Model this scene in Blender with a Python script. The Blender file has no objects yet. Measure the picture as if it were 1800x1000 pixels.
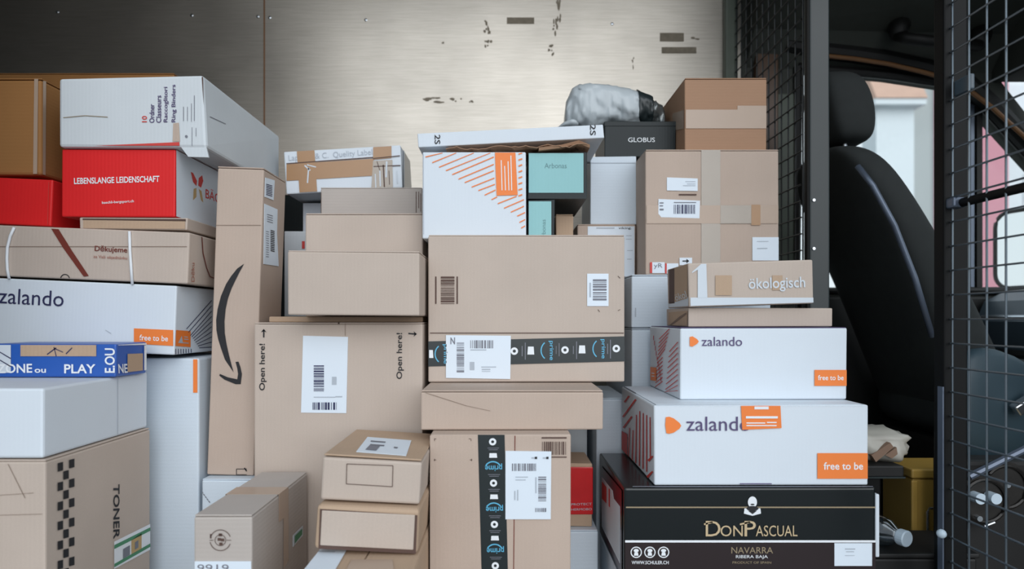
import bpy, bmesh, math, random
from mathutils import Vector, Matrix

# ------------------------------------------------------------------ camera, world, exposure
S = bpy.context.scene
COL = S.collection
F = 1120.0                      # focal length in pixels of the 1800x1000 frame
CX, CY, CZ = 885.0, 560.0, 0.75
cd = bpy.data.cameras.new('camera')
cam = bpy.data.objects.new('camera', cd)
COL.objects.link(cam)
S.camera = cam
cam.location = (0, 0, CZ)
cam.rotation_euler = (math.pi/2, 0, 0)
cd.sensor_width = 36.0
cd.lens = F/1800.0*36.0
cd.shift_x = 15/1800.0
cd.shift_y = 60/1800.0
cd.clip_start = 0.02
cd.dof.use_dof = True
cd.dof.focus_distance = 1.36
cd.dof.aperture_fstop = 2.8

W = bpy.data.worlds.new('overcast_sky')
S.world = W
W.use_nodes = True
nt = W.node_tree
nt.nodes.clear()
wo = nt.nodes.new('ShaderNodeOutputWorld')
bg = nt.nodes.new('ShaderNodeBackground')
tc = nt.nodes.new('ShaderNodeTexCoord')
sp = nt.nodes.new('ShaderNodeSeparateXYZ')
rp = nt.nodes.new('ShaderNodeValToRGB')
rp.color_ramp.elements[0].position = 0.0
rp.color_ramp.elements[0].color = (0.86, 0.94, 1.0, 1)
rp.color_ramp.elements[1].position = 1.0
rp.color_ramp.elements[1].color = (0.74, 0.88, 1.0, 1)
nt.links.new(tc.outputs['Generated'], sp.inputs[0])
nt.links.new(sp.outputs['Z'], rp.inputs[0])
nt.links.new(rp.outputs[0], bg.inputs[0])
bg.inputs[1].default_value = 0.62
nt.links.new(bg.outputs[0], wo.inputs[0])

# hazy low sun behind the photographer, shining in through the open side door
sd = bpy.data.lights.new('hazy_sun', 'SUN')
sd.energy = 1.14
sd.angle = math.radians(64)
sd.color = (0.98, 0.98, 1.0)
sun = bpy.data.objects.new('hazy_sun', sd)
COL.objects.link(sun)
sun.rotation_euler = Vector((-0.30, 1.0, -0.34)).to_track_quat('-Z', 'Y').to_euler()

S.view_settings.view_transform = 'Standard'
S.view_settings.look = 'None'
S.view_settings.gamma = 1.0
S.view_settings.use_curve_mapping = False
S.view_settings.exposure = 0.70

rnd = random.Random(7)

# ------------------------------------------------------------------ helpers
def lin(c):
    return tuple((v/255.0/12.92 if v/255.0 <= 0.04045 else ((v/255.0+0.055)/1.055)**2.4) for v in c) + (1.0,)

def Xp(px, D): return (px-CX)/F*D
def Zp(py, D): return CZ-(py-CY)/F*D
def Pt(px, py, D): return Vector((Xp(px, D), D, Zp(py, D)))

def newmat(name):
    m = bpy.data.materials.new(name)
    m.use_nodes = True
    b = m.node_tree.nodes['Principled BSDF']
    return m, m.node_tree, b

def plain(name, rgb, rough=0.6, metal=0.0, spec=0.5, var=0.06, scale=9.0, bump=0.0):
    """single-colour surface with a little procedural variation"""
    m, n, b = newmat(name)
    t = n.nodes.new('ShaderNodeTexCoord')
    no = n.nodes.new('ShaderNodeTexNoise'); no.inputs['Scale'].default_value = scale; no.inputs['Detail'].default_value = 4
    n.links.new(t.outputs['Object'], no.inputs['Vector'])
    mx = n.nodes.new('ShaderNodeMix'); mx.data_type = 'RGBA'
    c = lin(rgb)
    mx.inputs[6].default_value = tuple(max(0, v*(1-var)) for v in c[:3])+(1,)
    mx.inputs[7].default_value = tuple(min(1, v*(1+var)) for v in c[:3])+(1,)
    n.links.new(no.outputs['Fac'], mx.inputs[0])
    n.links.new(mx.outputs[2], b.inputs['Base Color'])
    b.inputs['Roughness'].default_value = rough
    b.inputs['Metallic'].default_value = metal
    b.inputs['Specular IOR Level'].default_value = spec
    if bump:
        bp = n.nodes.new('ShaderNodeBump'); bp.inputs['Strength'].default_value = bump; bp.inputs['Distance'].default_value = 0.002
        n.links.new(no.outputs['Fac'], bp.inputs['Height'])
        n.links.new(bp.outputs[0], b.inputs['Normal'])
    return m

def board(name, rgb, rough=0.75, var=0.10, flute=0.07, axis='X', spec=0.3, speck=0.05):
    """corrugated board: mottled paper, fine fibres, faint flute ridges"""
    m, n, b = newmat(name)
    L = n.links
    t = n.nodes.new('ShaderNodeTexCoord')
    n1 = n.nodes.new('ShaderNodeTexNoise'); n1.inputs['Scale'].default_value = 7; n1.inputs['Detail'].default_value = 5
    L.new(t.outputs['Object'], n1.inputs['Vector'])
    n2 = n.nodes.new('ShaderNodeTexNoise'); n2.inputs['Scale'].default_value = 420; n2.inputs['Detail'].default_value = 2
    L.new(t.outputs['Object'], n2.inputs['Vector'])
    c = lin(rgb)
    m1 = n.nodes.new('ShaderNodeMix'); m1.data_type = 'RGBA'
    m1.inputs[6].default_value = tuple(v*(1-var) for v in c[:3])+(1,)
    m1.inputs[7].default_value = tuple(min(1, v*(1+var)) for v in c[:3])+(1,)
    L.new(n1.outputs['Fac'], m1.inputs[0])
    m2 = n.nodes.new('ShaderNodeMix'); m2.data_type = 'RGBA'; m2.blend_type = 'MULTIPLY'
    m2.inputs[0].default_value = 1.0
    r = n.nodes.new('ShaderNodeMapRange'); r.inputs[3].default_value = 1-speck; r.inputs[4].default_value = 1+speck
    L.new(n2.outputs['Fac'], r.inputs[0])
    cb = n.nodes.new('ShaderNodeCombineColor')
    for i in range(3): L.new(r.outputs[0], cb.inputs[i])
    L.new(m1.outputs[2], m2.inputs[6]); L.new(cb.outputs[0], m2.inputs[7])
    L.new(m2.outputs[2], b.inputs['Base Color'])
    wv = n.nodes.new('ShaderNodeTexWave'); wv.bands_direction = axis; wv.inputs['Scale'].default_value = 42
    wv.inputs['Distortion'].default_value = 0.4; wv.inputs['Detail'].default_value = 1
    L.new(t.outputs['Object'], wv.inputs['Vector'])
    ad = n.nodes.new('ShaderNodeMath'); ad.operation = 'ADD'
    mu = n.nodes.new('ShaderNodeMath'); mu.operation = 'MULTIPLY'; mu.inputs[1].default_value = 9.0
    L.new(n1.outputs['Fac'], mu.inputs[0]); L.new(mu.outputs[0], ad.inputs[0]); L.new(wv.outputs['Fac'], ad.inputs[1])
    bp = n.nodes.new('ShaderNodeBump'); bp.inputs['Strength'].default_value = flute; bp.inputs['Distance'].default_value = 0.0015
    L.new(ad.outputs[0], bp.inputs['Height']); L.new(bp.outputs[0], b.inputs['Normal'])
    b.inputs['Roughness'].default_value = rough
    b.inputs['Specular IOR Level'].default_value = spec
    return m

M = {}
M['kraft'] = board('kraft_board', (192, 177, 165))
M['kraft_pink'] = board('rosy_kraft_board', (189, 170, 156))
M['kraft_warm'] = board('warm_kraft_board', (184, 158, 134))
M['kraft_tan'] = board('tan_kraft_board', (170, 134, 108), axis='Z')
M['kraft_brown'] = board('dark_kraft_board', (158, 112, 66), axis='Z')
M['kraft_grey'] = board('greyed_kraft_board', (184, 175, 168), axis='Z')
M['white'] = board('white_board', (216, 224, 232), rough=0.55, var=0.04, flute=0.03, speck=0.02)
M['white_worn'] = board('worn_white_board', (208, 214, 218), rough=0.6, var=0.08, flute=0.05, speck=0.03)
M['white_low'] = board('plain_white_board', (210, 221, 231), rough=0.5, var=0.05, flute=0.05, axis='Z')
M['red'] = board('red_board', (222, 38, 40), rough=0.5, var=0.06, flute=0.05, speck=0.02)
M['black_card'] = board('black_card', (30, 38, 40), rough=0.45, var=0.2, flute=0.05)
M['black_gloss'] = plain('glossy_black_print', (18, 24, 26), rough=0.22, var=0.2)
M['brown_gloss'] = plain('glossy_dark_brown_print', (42, 32, 34), rough=0.3, var=0.1)
M['maroon_gloss'] = plain('glossy_maroon_print', (62, 16, 22), rough=0.25, var=0.1)
M['mint'] = board('mint_board', (146, 194, 196), rough=0.6, var=0.05, flute=0.04, speck=0.02)
M['paper'] = plain('label_paper', (222, 232, 242), rough=0.5, var=0.02)
M['paper_dull'] = plain('thin_label_paper', (206, 214, 222), rough=0.55, var=0.05)
M['ink'] = plain('black_ink', (26, 26, 30), rough=0.6)
M['ink_brown'] = plain('brown_ink', (88, 66, 58), rough=0.7)
M['ink_grey'] = plain('grey_ink', (120, 122, 132), rough=0.6)
M['ink_pale'] = plain('pale_grey_ink', (176, 184, 194), rough=0.6)
M['ink_purple'] = plain('purple_ink', (84, 72, 112), rough=0.6)
M['ink_navy'] = plain('navy_ink', (44, 46, 84), rough=0.6)
M['ink_red'] = plain('red_ink', (206, 66, 60), rough=0.6)
M['ink_rust'] = plain('rust_ink', (112, 44, 32), rough=0.6)
M['ink_rust_pale'] = plain('pale_rust_ink', (164, 98, 80), rough=0.6)
M['ink_white'] = plain('white_ink', (232, 236, 240), rough=0.55)
M['ink_cream'] = plain('cream_ink', (198, 176, 140), rough=0.45)
M['ink_gold'] = plain('dull_gold_ink', (150, 134, 108), rough=0.4)
M['ink_blue'] = plain('light_blue_ink', (92, 178, 214), rough=0.5)
M['ink_orange'] = plain('orange_ink', (240, 128, 54), rough=0.5, var=0.03)
M['ink_tan'] = plain('tan_ink', (190, 160, 110), rough=0.6)
M['ink_green'] = plain('green_ink', (74, 140, 102), rough=0.6)
M['ink_teal'] = plain('grey_teal_ink', (98, 138, 142), rough=0.6)
M['ink_seam'] = plain('board_crease', (132, 112, 98), rough=0.9)
M['tape_black'] = plain('black_parcel_tape', (34, 42, 44), rough=0.3, var=0.15)
M['tape_brown'] = plain('brown_parcel_tape', (168, 130, 94), rough=0.28, var=0.08)
M['tape_clear'] = plain('clear_parcel_tape', (170, 159, 147), rough=0.2, var=0.08)
M['tape_pale'] = plain('pale_parcel_tape', (178, 156, 138), rough=0.25, var=0.06)
M['blue_print'] = plain('blue_printed_board', (44, 92, 176), rough=0.35, var=0.06)
M['poly'] = plain('grey_white_poly_film', (186, 194, 198), rough=0.32, var=0.06, scale=14, bump=0.4)
M['foil'] = plain('dark_crinkled_foil', (112, 116, 116), rough=0.2, metal=0.5, var=0.5, scale=40, bump=0.6)
M['red_film'] = plain('red_film_wrap', (196, 22, 26), rough=0.22, var=0.2, scale=20, bump=0.5)
M['string'] = plain('white_elastic_string', (228, 232, 236), rough=0.6)
M['black_metal'] = plain('black_painted_steel', (8, 9, 10), spec=0.2, rough=0.55, var=0.2)
M['teal_metal'] = plain('dark_teal_painted_steel', (20, 34, 36), rough=0.35, var=0.2)
M['steel_edge'] = plain('worn_grey_steel', (96, 106, 122), rough=0.35, metal=0.4, var=0.2)
M['wire'] = plain('grey_coated_wire', (112, 122, 130), rough=0.28, metal=0.7, var=0.15)
M['dark_wire'] = plain('black_coated_wire', (36, 38, 40), rough=0.35, metal=0.3, var=0.15)
M['seat_black'] = plain('black_seat_fabric', (36, 40, 40), rough=0.85, var=0.25, scale=30, bump=0.2)
M['seat_teal'] = plain('dark_teal_seat_vinyl', (46, 66, 76), rough=0.5, var=0.2)
M['trim_grey'] = plain('dark_grey_plastic_trim', (58, 61, 56), rough=0.7, var=0.15)
M['trim_green'] = plain('grey_green_painted_steel', (84, 92, 82), rough=0.5, var=0.1)
M['trim_brown'] = plain('brown_plastic_trim', (122, 84, 50), rough=0.5, var=0.15)
M['rubber'] = plain('black_rubber', (12, 12, 12), rough=0.6)
M['dash'] = plain('blue_grey_dash_vinyl', (74, 88, 98), rough=0.35, var=0.1)
M['mustard'] = plain('mustard_painted_steel', (172, 138, 66), rough=0.42, var=0.08)
M['chrome'] = plain('bright_steel', (190, 196, 202), rough=0.2, metal=0.9)
M['white_plastic'] = plain('white_plastic', (196, 212, 224), rough=0.35)
M['grime'] = plain('greasy_dark_steel', (44, 42, 40), rough=0.4, metal=0.5, var=0.5, scale=40)
M['soil_bag'] = plain('crumpled_bag_film', (176, 172, 162), rough=0.35, var=0.25, scale=12, bump=0.5)
M['bag_brown'] = plain('brown_print_on_bag', (132, 104, 84), rough=0.5)
M['asphalt'] = plain('asphalt', (128, 128, 126), rough=0.9, var=0.2)
M['facade_white'] = plain('pale_render_facade', (216, 224, 228), rough=0.9)
M['facade_grey'] = plain('pale_grey_facade', (172, 178, 178), rough=0.9)
M['facade_pink'] = plain('rose_render_facade', (200, 142, 154), rough=0.9)
M['facade_red'] = plain('red_painted_facade', (206, 66, 84), rough=0.9)
M['roof_tile'] = plain('terracotta_roof_tiles', (202, 168, 150), rough=0.9, var=0.15, scale=4)
M['win_dark'] = plain('dim_window_panes', (150, 162, 166), rough=0.2)
M['residue'] = plain('old_tape_residue', (126, 117, 102), rough=0.8, var=0.35, scale=60)
M['brown_bright'] = plain('waxed_brown_board', (84, 58, 38), rough=0.35, var=0.2)

def wall_metal():
    m, n, b = newmat('scuffed_aluminium_sheet')
    L = n.links
    t = n.nodes.new('ShaderNodeTexCoord')
    mp = n.nodes.new('ShaderNodeMapping'); mp.inputs['Scale'].default_value = (1.0, 1.0, 30.0)
    L.new(t.outputs['Object'], mp.inputs[0])
    n1 = n.nodes.new('ShaderNodeTexNoise'); n1.inputs['Scale'].default_value = 9; n1.inputs['Detail'].default_value = 8; n1.inputs['Roughness'].default_value = 0.7
    L.new(mp.outputs[0], n1.inputs['Vector'])
    n2 = n.nodes.new('ShaderNodeTexNoise'); n2.inputs['Scale'].default_value = 3.2; n2.inputs['Detail'].default_value = 6
    L.new(t.outputs['Object'], n2.inputs['Vector'])
    r = n.nodes.new('ShaderNodeValToRGB')
    r.color_ramp.elements[0].position = 0.3; r.color_ramp.elements[0].color = lin((168, 162, 152))
    r.color_ramp.elements[1].position = 0.75; r.color_ramp.elements[1].color = lin((190, 185, 176))
    L.new(n1.outputs['Fac'], r.inputs[0])
    L.new(r.outputs[0], b.inputs['Base Color'])
    b.inputs['Metallic'].default_value = 0.8
    rr = n.nodes.new('ShaderNodeMapRange'); rr.inputs[1].default_value = 0.3; rr.inputs[2].default_value = 0.7
    rr.inputs[3].default_value = 0.34; rr.inputs[4].default_value = 0.46
    L.new(n2.outputs['Fac'], rr.inputs[0]); L.new(rr.outputs[0], b.inputs['Roughness'])
    bp = n.nodes.new('ShaderNodeBump'); bp.inputs['Strength'].default_value = 0.05; bp.inputs['Distance'].default_value = 0.002
    L.new(n1.outputs['Fac'], bp.inputs['Height']); L.new(bp.outputs[0], b.inputs['Normal'])
    return m
M['wall'] = wall_metal()

def glass_mat():
    m = bpy.data.materials.new('window_glass'); m.use_nodes = True
    n = m.node_tree; n.nodes.clear()
    o = n.nodes.new('ShaderNodeOutputMaterial'); mx = n.nodes.new('ShaderNodeMixShader')
    t = n.nodes.new('ShaderNodeBsdfTransparent'); g = n.nodes.new('ShaderNodeBsdfGlossy')
    t.inputs[0].default_value = (0.97, 0.985, 0.98, 1); g.inputs['Roughness'].default_value = 0.02
    fr = n.nodes.new('ShaderNodeFresnel'); fr.inputs[0].default_value = 1.12
    n.links.new(fr.outputs[0], mx.inputs[0]); n.links.new(t.outputs[0], mx.inputs[1]); n.links.new(g.outputs[0], mx.inputs[2])
    n.links.new(mx.outputs[0], o.inputs[0])
    return m
M['glass'] = glass_mat()
def film_mat():
    m = bpy.data.materials.new('clear_plastic'); m.use_nodes = True
    n = m.node_tree; n.nodes.clear()
    o = n.nodes.new('ShaderNodeOutputMaterial'); mx = n.nodes.new('ShaderNodeMixShader'); mx.inputs[0].default_value = 0.4
    t = n.nodes.new('ShaderNodeBsdfTransparent'); g = n.nodes.new('ShaderNodeBsdfGlossy')
    t.inputs[0].default_value = (0.75, 0.85, 0.92, 1); g.inputs['Roughness'].default_value = 0.12
    n.links.new(t.outputs[0], mx.inputs[1]); n.links.new(g.outputs[0], mx.inputs[2]); n.links.new(mx.outputs[0], o.inputs[0])
    return m
M['film'] = film_mat()
def mirror_mat():
    m, n, b = newmat('mirror_glass'); b.inputs['Metallic'].default_value = 1; b.inputs['Roughness'].default_value = 0.03
    b.inputs['Base Color'].default_value = (0.85, 0.88, 0.88, 1); return m
M['mirror'] = mirror_mat()

# --- mesh helpers
def obj(name, bm, mat, parent=None, smooth=False):
    me = bpy.data.meshes.new(name)
    bmesh.ops.recalc_face_normals(bm, faces=bm.faces)
    bm.to_mesh(me); bm.free()
    if mat is not None: me.materials.append(M[mat] if isinstance(mat, str) else mat)
    if smooth:
        for p in me.polygons: p.use_smooth = True
    o = bpy.data.objects.new(name, me)
    COL.objects.link(o)
    if parent is not None: o.parent = parent
    return o

def add_box(bm, x0, x1, y0, y1, z0, z1, bev=0.0, seg=2, off=None):
    vs = []
    k = 0
    for x in (x0, x1):
        for y in (y0, y1):
            for z in (z0, z1):
                p = Vector((x, y, z))
                if off and (k in off): p += Vector(off[k])
                vs.append(bm.verts.new(p)); k += 1
    fs = [(0,1,3,2),(4,6,7,5),(0,4,5,1),(2,3,7,6),(0,2,6,4),(1,5,7,3)]
    faces = [bm.faces.new([vs[i] for i in f]) for f in fs]
    bmesh.ops.recalc_face_normals(bm, faces=faces)
    if bev:
        es = list({e for f in faces for e in f.edges})
        bmesh.ops.bevel(bm, geom=es, offset=bev, segments=seg, profile=0.5, affect='EDGES')

def box_bm(*a, **k):
    bm = bmesh.new(); add_box(bm, *a, **k); return bm

def add_tube(bm, pts, r, n=8, cap=True):
    pts = [Vector(p) for p in pts]
    rings = []
    for i, p in enumerate(pts):
        t = (pts[min(i+1, len(pts)-1)]-pts[max(i-1, 0)]).normalized()
        a = Vector((0, 0, 1)) if abs(t.z) < 0.9 else Vector((1, 0, 0))
        u = t.cross(a).normalized(); v = t.cross(u)
        rr = r[i] if isinstance(r, (list, tuple)) else r
        rings.append([bm.verts.new(p+(u*math.cos(2*math.pi*k/n)+v*math.sin(2*math.pi*k/n))*rr) for k in range(n)])
    for a, b in zip(rings, rings[1:]):
        for k in range(n):
            bm.faces.new((a[k], a[(k+1) % n], b[(k+1) % n], b[k]))
    if cap:
        bm.faces.new(rings[0]); bm.faces.new(rings[-1])

def tube_bm(pts, r, n=8):
    bm = bmesh.new(); add_tube(bm, pts, r, n); return bm

def loft_bm(rings, cap=True):
    bm = bmesh.new()
    rv = [[bm.verts.new(p) for p in r] for r in rings]
    n = len(rv[0])
    for a, b in zip(rv, rv[1:]):
        for k in range(n):
            bm.faces.new((a[k], a[(k+1) % n], b[(k+1) % n], b[k]))
    if cap:
        bm.faces.new(rv[0]); bm.faces.new(rv[-1])
    return bm

def subsurf(o, lv=2):
    m = o.modifiers.new('subdivision', 'SUBSURF'); m.levels = lv; m.render_levels = lv
    for p in o.data.polygons: p.use_smooth = True

def tag(o, label, cat, group=None):
    o['label'] = label; o['category'] = cat
    if group: o['group'] = group
    return o

def empty(name, loc, label, cat, rot=(0, 0, 0), group=None):
    o = bpy.data.objects.new(name, None)
    COL.objects.link(o)
    o.empty_display_size = 0.05
    o.location = loc; o.rotation_euler = rot
    return tag(o, label, cat, group)

def struct(name, bm, mat):
    o = obj(name, bm, mat); o['kind'] = 'structure'; return o

# ------------------------------------------------------------------ carton builder
class Box:
    """a carton: root empty at the middle of its front bottom edge; local x right, y into the van, z up"""
    def __init__(s, name, label, cat, x0, x1, D, zb, zt, d, mat, roll=0.0, yaw=0.0, seam=None, sides=None,
                 off=None, bev=0.003, group=None, flapmat=None, tape=None, hollow=None):
        X0, X1 = Xp(x0, D), Xp(x1, D)
        s.w, s.h, s.d = X1-X0, zt-zb, d
        s.root = empty(name, ((X0+X1)/2, D, zb), label, cat, (0, math.radians(-roll), math.radians(yaw)), group)
        s.mw = Matrix.Translation(s.root.location) @ s.root.rotation_euler.to_matrix().to_4x4()
        s.inv = s.mw.inverted()
        j = lambda: rnd.uniform(-0.0009, 0.0009)
        offs = {k: (j(), 0, j()) for k in range(8)}
        if off:
            for k, v in off.items(): offs[k] = v
        t = 0.003
        top = s.h-(t if seam else 0)
        s.body = obj('body', box_bm(-s.w/2, s.w/2, 0, d, 0, top, bev=bev, off=offs), mat, s.root)
        if seam:
            g = 0.0012
            fm = flapmat or mat
            if seam == 'x':
                a = (-s.w/2+0.0008, s.w/2-0.0008, 0.0006, d/2-g); b = (-s.w/2+0.0008, s.w/2-0.0008, d/2+g, d-0.0006)
            else:
                a = (-s.w/2+0.0006, -g, 0.0008, d-0.0008); b = (g, s.w/2-0.0006, 0.0008, d-0.0008)
            for q in (a, b):
                obj('flap', box_bm(*q, top+0.0002, s.h, bev=0.0009, seg=1), fm, s.root)
            if tape:
                if seam == 'x':
                    bm = box_bm(-s.w/2-0.0012, s.w/2+0.0012, d/2-0.024, d/2+0.024, s.h+0.0001, s.h+0.0005)
                    add_box(bm, s.w/2+0.001, s.w/2+0.0015, d/2-0.024, d/2+0.024, s.h-0.05, s.h+0.0003)
                    add_box(bm, -s.w/2-0.0015, -s.w/2-0.001, d/2-0.024, d/2+0.024, s.h-0.05, s.h+0.0003)
                else:
                    bm = box_bm(-0.024, 0.024, -0.0012, d+0.0012, s.h+0.0001, s.h+0.0005)
                obj('tape', bm, tape, s.root)
    # pixel -> point of a face (local)
    def hit(s, face, px, py):
        o = s.inv @ Vector((0, 0, CZ))
        dr = s.inv.to_3x3() @ Vector(((px-CX)/F, 1.0, -(py-CY)/F))
        ax, val = {'front': (1, 0.0), 'right': (0, s.w/2), 'left': (0, -s.w/2), 'top': (2, s.h), 'bottom': (2, 0.0)}[face]
        return o+dr*((val-o[ax])/dr[ax])
    def clamp(s, face, p, e=0.0018):
        if face in ('front', 'top'): p.x = min(max(p.x, -s.w/2+e), s.w/2-e)
        if face in ('left', 'right', 'top'): p.y = min(max(p.y, e), s.d-e)
        if face != 'top': p.z = min(max(p.z, e), s.h-e)
        return p
    def nrm(s, face):
        return Vector({'front': (0, -1, 0), 'right': (1, 0, 0), 'left': (-1, 0, 0), 'top': (0, 0, 1), 'bottom': (0, 0, -1)}[face])
    def ink(s, name, face, polys, mat, layer=1, parent=None, split=False):
        """flat print or sticker: polygons given as pixel outlines, laid on the face"""
        if len(polys) == 2 or (split and len(polys) > 1):
            s.ink(name, face, polys[:1], mat, layer, parent)
            return s.ink(name, face, polys[1:], mat, layer, parent, split)
        bm = bmesh.new(); n = s.nrm(face)*(0.0010+0.0004*layer)
        for pl in polys:
            vs = [bm.verts.new(s.clamp(face, s.hit(face, *p))+n) for p in pl]
            f = bm.faces.new(vs); f.normal_update()
            if f.normal.dot(s.nrm(face)) < 0: f.normal_flip()
        me = bpy.data.meshes.new(name); bm.to_mesh(me); bm.free(); me.materials.append(M[mat])
        o = bpy.data.objects.new(name, me); COL.objects.link(o); o.parent = parent or s.root
        return o
    def sheet(s, name, face, quad, mat, layer=1, parent=None, th=0.0004):
        """a sticker with a real paper thickness"""
        bm = bmesh.new(); n = s.nrm(face)
        a = [bm.verts.new(s.hit(face, *p)+n*(0.0006+0.0004*(layer-1))) for p in quad]
        b = [bm.verts.new(s.hit(face, *p)+n*(0.0010+0.0004*layer)) for p in quad]
        bm.faces.new(a); bm.faces.new(b)
        k = len(quad)
        for i in range(k): bm.faces.new((a[i], a[(i+1) % k], b[(i+1) % k], b[i]))
        return obj(name, bm, mat, parent or s.root)
    def rects(s, name, face, rs, mat, layer=1, parent=None, split=False):
        return s.ink(name, face, [[(a, b), (c, b), (c, e), (a, e)] for a, b, c, e in rs], mat, layer, parent, split)
    def text(s, name, face, txt, p0, p1, hpx, mat, layer=2, parent=None, bold=0.0, shear=0.0, extra_v=None):
        """p0 -> p1: baseline start and end in pixels; hpx: height of the whole string in pixels"""
        cu = bpy.data.curves.new('t', 'FONT'); cu.body = txt; cu.size = 1.0; cu.offset = bold; cu.shear = shear
        cu.resolution_u = 3
        to = bpy.data.objects.new('t', cu); COL.objects.link(to)
        dg = bpy.context.evaluated_depsgraph_get(); dg.update()
        me = bpy.data.meshes.new_from_object(to.evaluated_get(dg))
        bpy.data.objects.remove(to); bpy.data.curves.remove(cu)
        xs = [v.co.x for v in me.vertices]; ys = [v.co.y for v in me.vertices]
        x0, x1, y0, y1 = min(xs), max(xs), min(ys), max(ys)
        A = s.hit(face, *p0); B = s.hit(face, *p1)
        if extra_v is None:
            dx, dy = p1[0]-p0[0], p1[1]-p0[1]; l = math.hypot(dx, dy)
            extra_v = (dy/l*hpx, -dx/l*hpx)
        C = s.hit(face, p0[0]+extra_v[0], p0[1]+extra_v[1])
        n = s.nrm(face)*(0.0010+0.0004*layer)
        for v in me.vertices:
            v.co = A+(B-A)*((v.co.x-x0)/(x1-x0))+(C-A)*((v.co.y-y0)/(y1-y0))+n
        me.materials.append(M[mat])
        o = bpy.data.objects.new(name, me); COL.objects.link(o); o.parent = parent or s.root
        return o
    def barcode(s, face, r, mat='ink', layer=2, parent=None, vertical=True, seed=1, name='barcode', cell=1.1):
        rg = random.Random(seed); x0, y0, x1, y1 = r; out = []
        p = 0.0; L = (x1-x0) if vertical else (y1-y0)
        while p < L:
            w = rg.choice((0.8, 0.8, 1.2, 1.8, 2.6))*cell; g = rg.choice((0.8, 1.0, 1.4, 2.0))*cell
            q = min(p+w, L)
            out.append((x0+p, y0, x0+q, y1) if vertical else (x0, y0+p, x1, y0+q))
            p = q+g
        return s.rects(name, face, out, mat, layer, parent)
    def arc(s, cx, cy, r0, r1, a0=0, a1=360, n=20):
        pl = []
        for i in range(n):
            A, B = math.radians(a0+(a1-a0)*i/n), math.radians(a0+(a1-a0)*(i+1)/n)
            pl.append([(cx+r0*math.cos(A), cy+r0*math.sin(A)), (cx+r1*math.cos(A), cy+r1*math.sin(A)),
                       (cx+r1*math.cos(B), cy+r1*math.sin(B)), (cx+r0*math.cos(B), cy+r0*math.sin(B))])
        return pl

def disc(cx, cy, rx, ry=None, n=20):
    ry = ry or rx
    return [(cx+rx*math.cos(2*math.pi*i/n), cy+ry*math.sin(2*math.pi*i/n)) for i in range(n)]

def line(x0, y0, x1, y1, w):
    dx, dy = x1-x0, y1-y0; l = math.hypot(dx, dy); nx, ny = -dy/l*w/2, dx/l*w/2
    return [(x0+nx, y0+ny), (x1+nx, y1+ny), (x1-nx, y1-ny), (x0-nx, y0-ny)]

# ------------------------------------------------------------------ the van
FY = 2.30         # far side wall
PX = 0.825        # partition plane
struct('floor', box_bm(-2.6, 2.25, 0.80, 2.36, -0.06, 0.0), plain('worn_plywood_floor', (86, 78, 68), rough=0.7, var=0.2, scale=12))
# far wall, two sheets with a seam between
w = struct('wall_far', box_bm(-2.6, -0.8665, FY, FY+0.03, 0, 2.63), 'wall')
w2 = obj('metal_sheet', box_bm(-0.8605, 0.86, FY, FY+0.03, 0, 2.63), 'wall', w)
obj('seam_strip', box_bm(-0.8660, -0.8610, FY+0.001, FY+0.02, 0, 2.63), 'trim_brown', w)
rv = bmesh.new()
for px, py in ((101, 21), (337, 27), (453, 29), (474, 31), (643, 35), (1076, 42)):
    p = Pt(px, py, FY)
    bmesh.ops.create_uvsphere(rv, u_segments=10, v_segments=6, radius=0.006, matrix=Matrix.Translation((p.x, FY, p.z)) @ Matrix.Diagonal((1, 0.4, 1, 1)))
obj('rivets', rv, 'chrome', w)
def wall_marks():
    bm = bmesh.new(); rg = random.Random(3)
    def q(px, py, w, h, n):
        for _ in range(n):
            a, b = px+rg.uniform(-w, w), py+rg.uniform(-h, h); sx, sy = rg.uniform(1.5, w*0.55), rg.uniform(1.5, max(2, h*0.55))
            pts = [Pt(a+sx*math.cos(t)*rg.uniform(0.6, 1.1), b+sy*math.sin(t)*rg.uniform(0.6, 1.1), FY-0.0006-rg.random()*0.0006) for t in [k*math.pi/4 for k in range(8)]]
            bm.faces.new([bm.verts.new(p) for p in pts])
    q(760, 176, 18, 4, 9); q(800, 176, 14, 4, 5); q(825, 178, 6, 3, 3)
    q(856, 50, 5, 16, 8); q(860, 74, 7, 7, 6); q(777, 75, 3, 2, 2)
    q(982, 15, 4, 20, 9); q(976, 45, 4, 14, 6); q(966, 80, 6, 8, 5); q(972, 92, 3, 6, 4)
    q(1112, 110, 2, 14, 4); q(1225, 70, 14, 5, 2)
    return bm
obj('scuff_marks', wall_marks(), 'residue', w)
bm = bmesh.new()
for x0, y0, x1, y1 in ((891, 31, 939, 42), (1160, 58, 1202, 73), (1163, 83, 1224, 94)):
    a, b = Pt(x0, y0, FY), Pt(x1, y1, FY)
    add_box(bm, a.x, b.x, FY-0.0014, FY-0.0002, b.z, a.z)
obj('tape_residue', bm, 'residue', w)
struct('trim_1', box_bm(0.79, 0.835, FY-0.035, FY-0.002, 0, 2.60, bev=0.006), 'trim_green')
struct('ceiling', box_bm(-2.6, 0.87, 0.80, 2.36, 2.60, 2.66), plain('dim_roof_lining', (110, 108, 100), rough=0.8))
struct('wall_rear', box_bm(-2.66, -2.6, 0.80, 2.36, 0, 2.63), plain('rear_door_panel', (70, 70, 64), rough=0.6))
struct('wall_near', box_bm(-2.6, -0.98, 0.74, 0.80, 0, 2.63), plain('side_panel_lining', (64, 64, 58), rough=0.6))
struct('wall_bulkhead', box_bm(0.86, 0.90, 1.40, 2.33, 1.95, 2.63), 'trim_grey')
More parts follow.
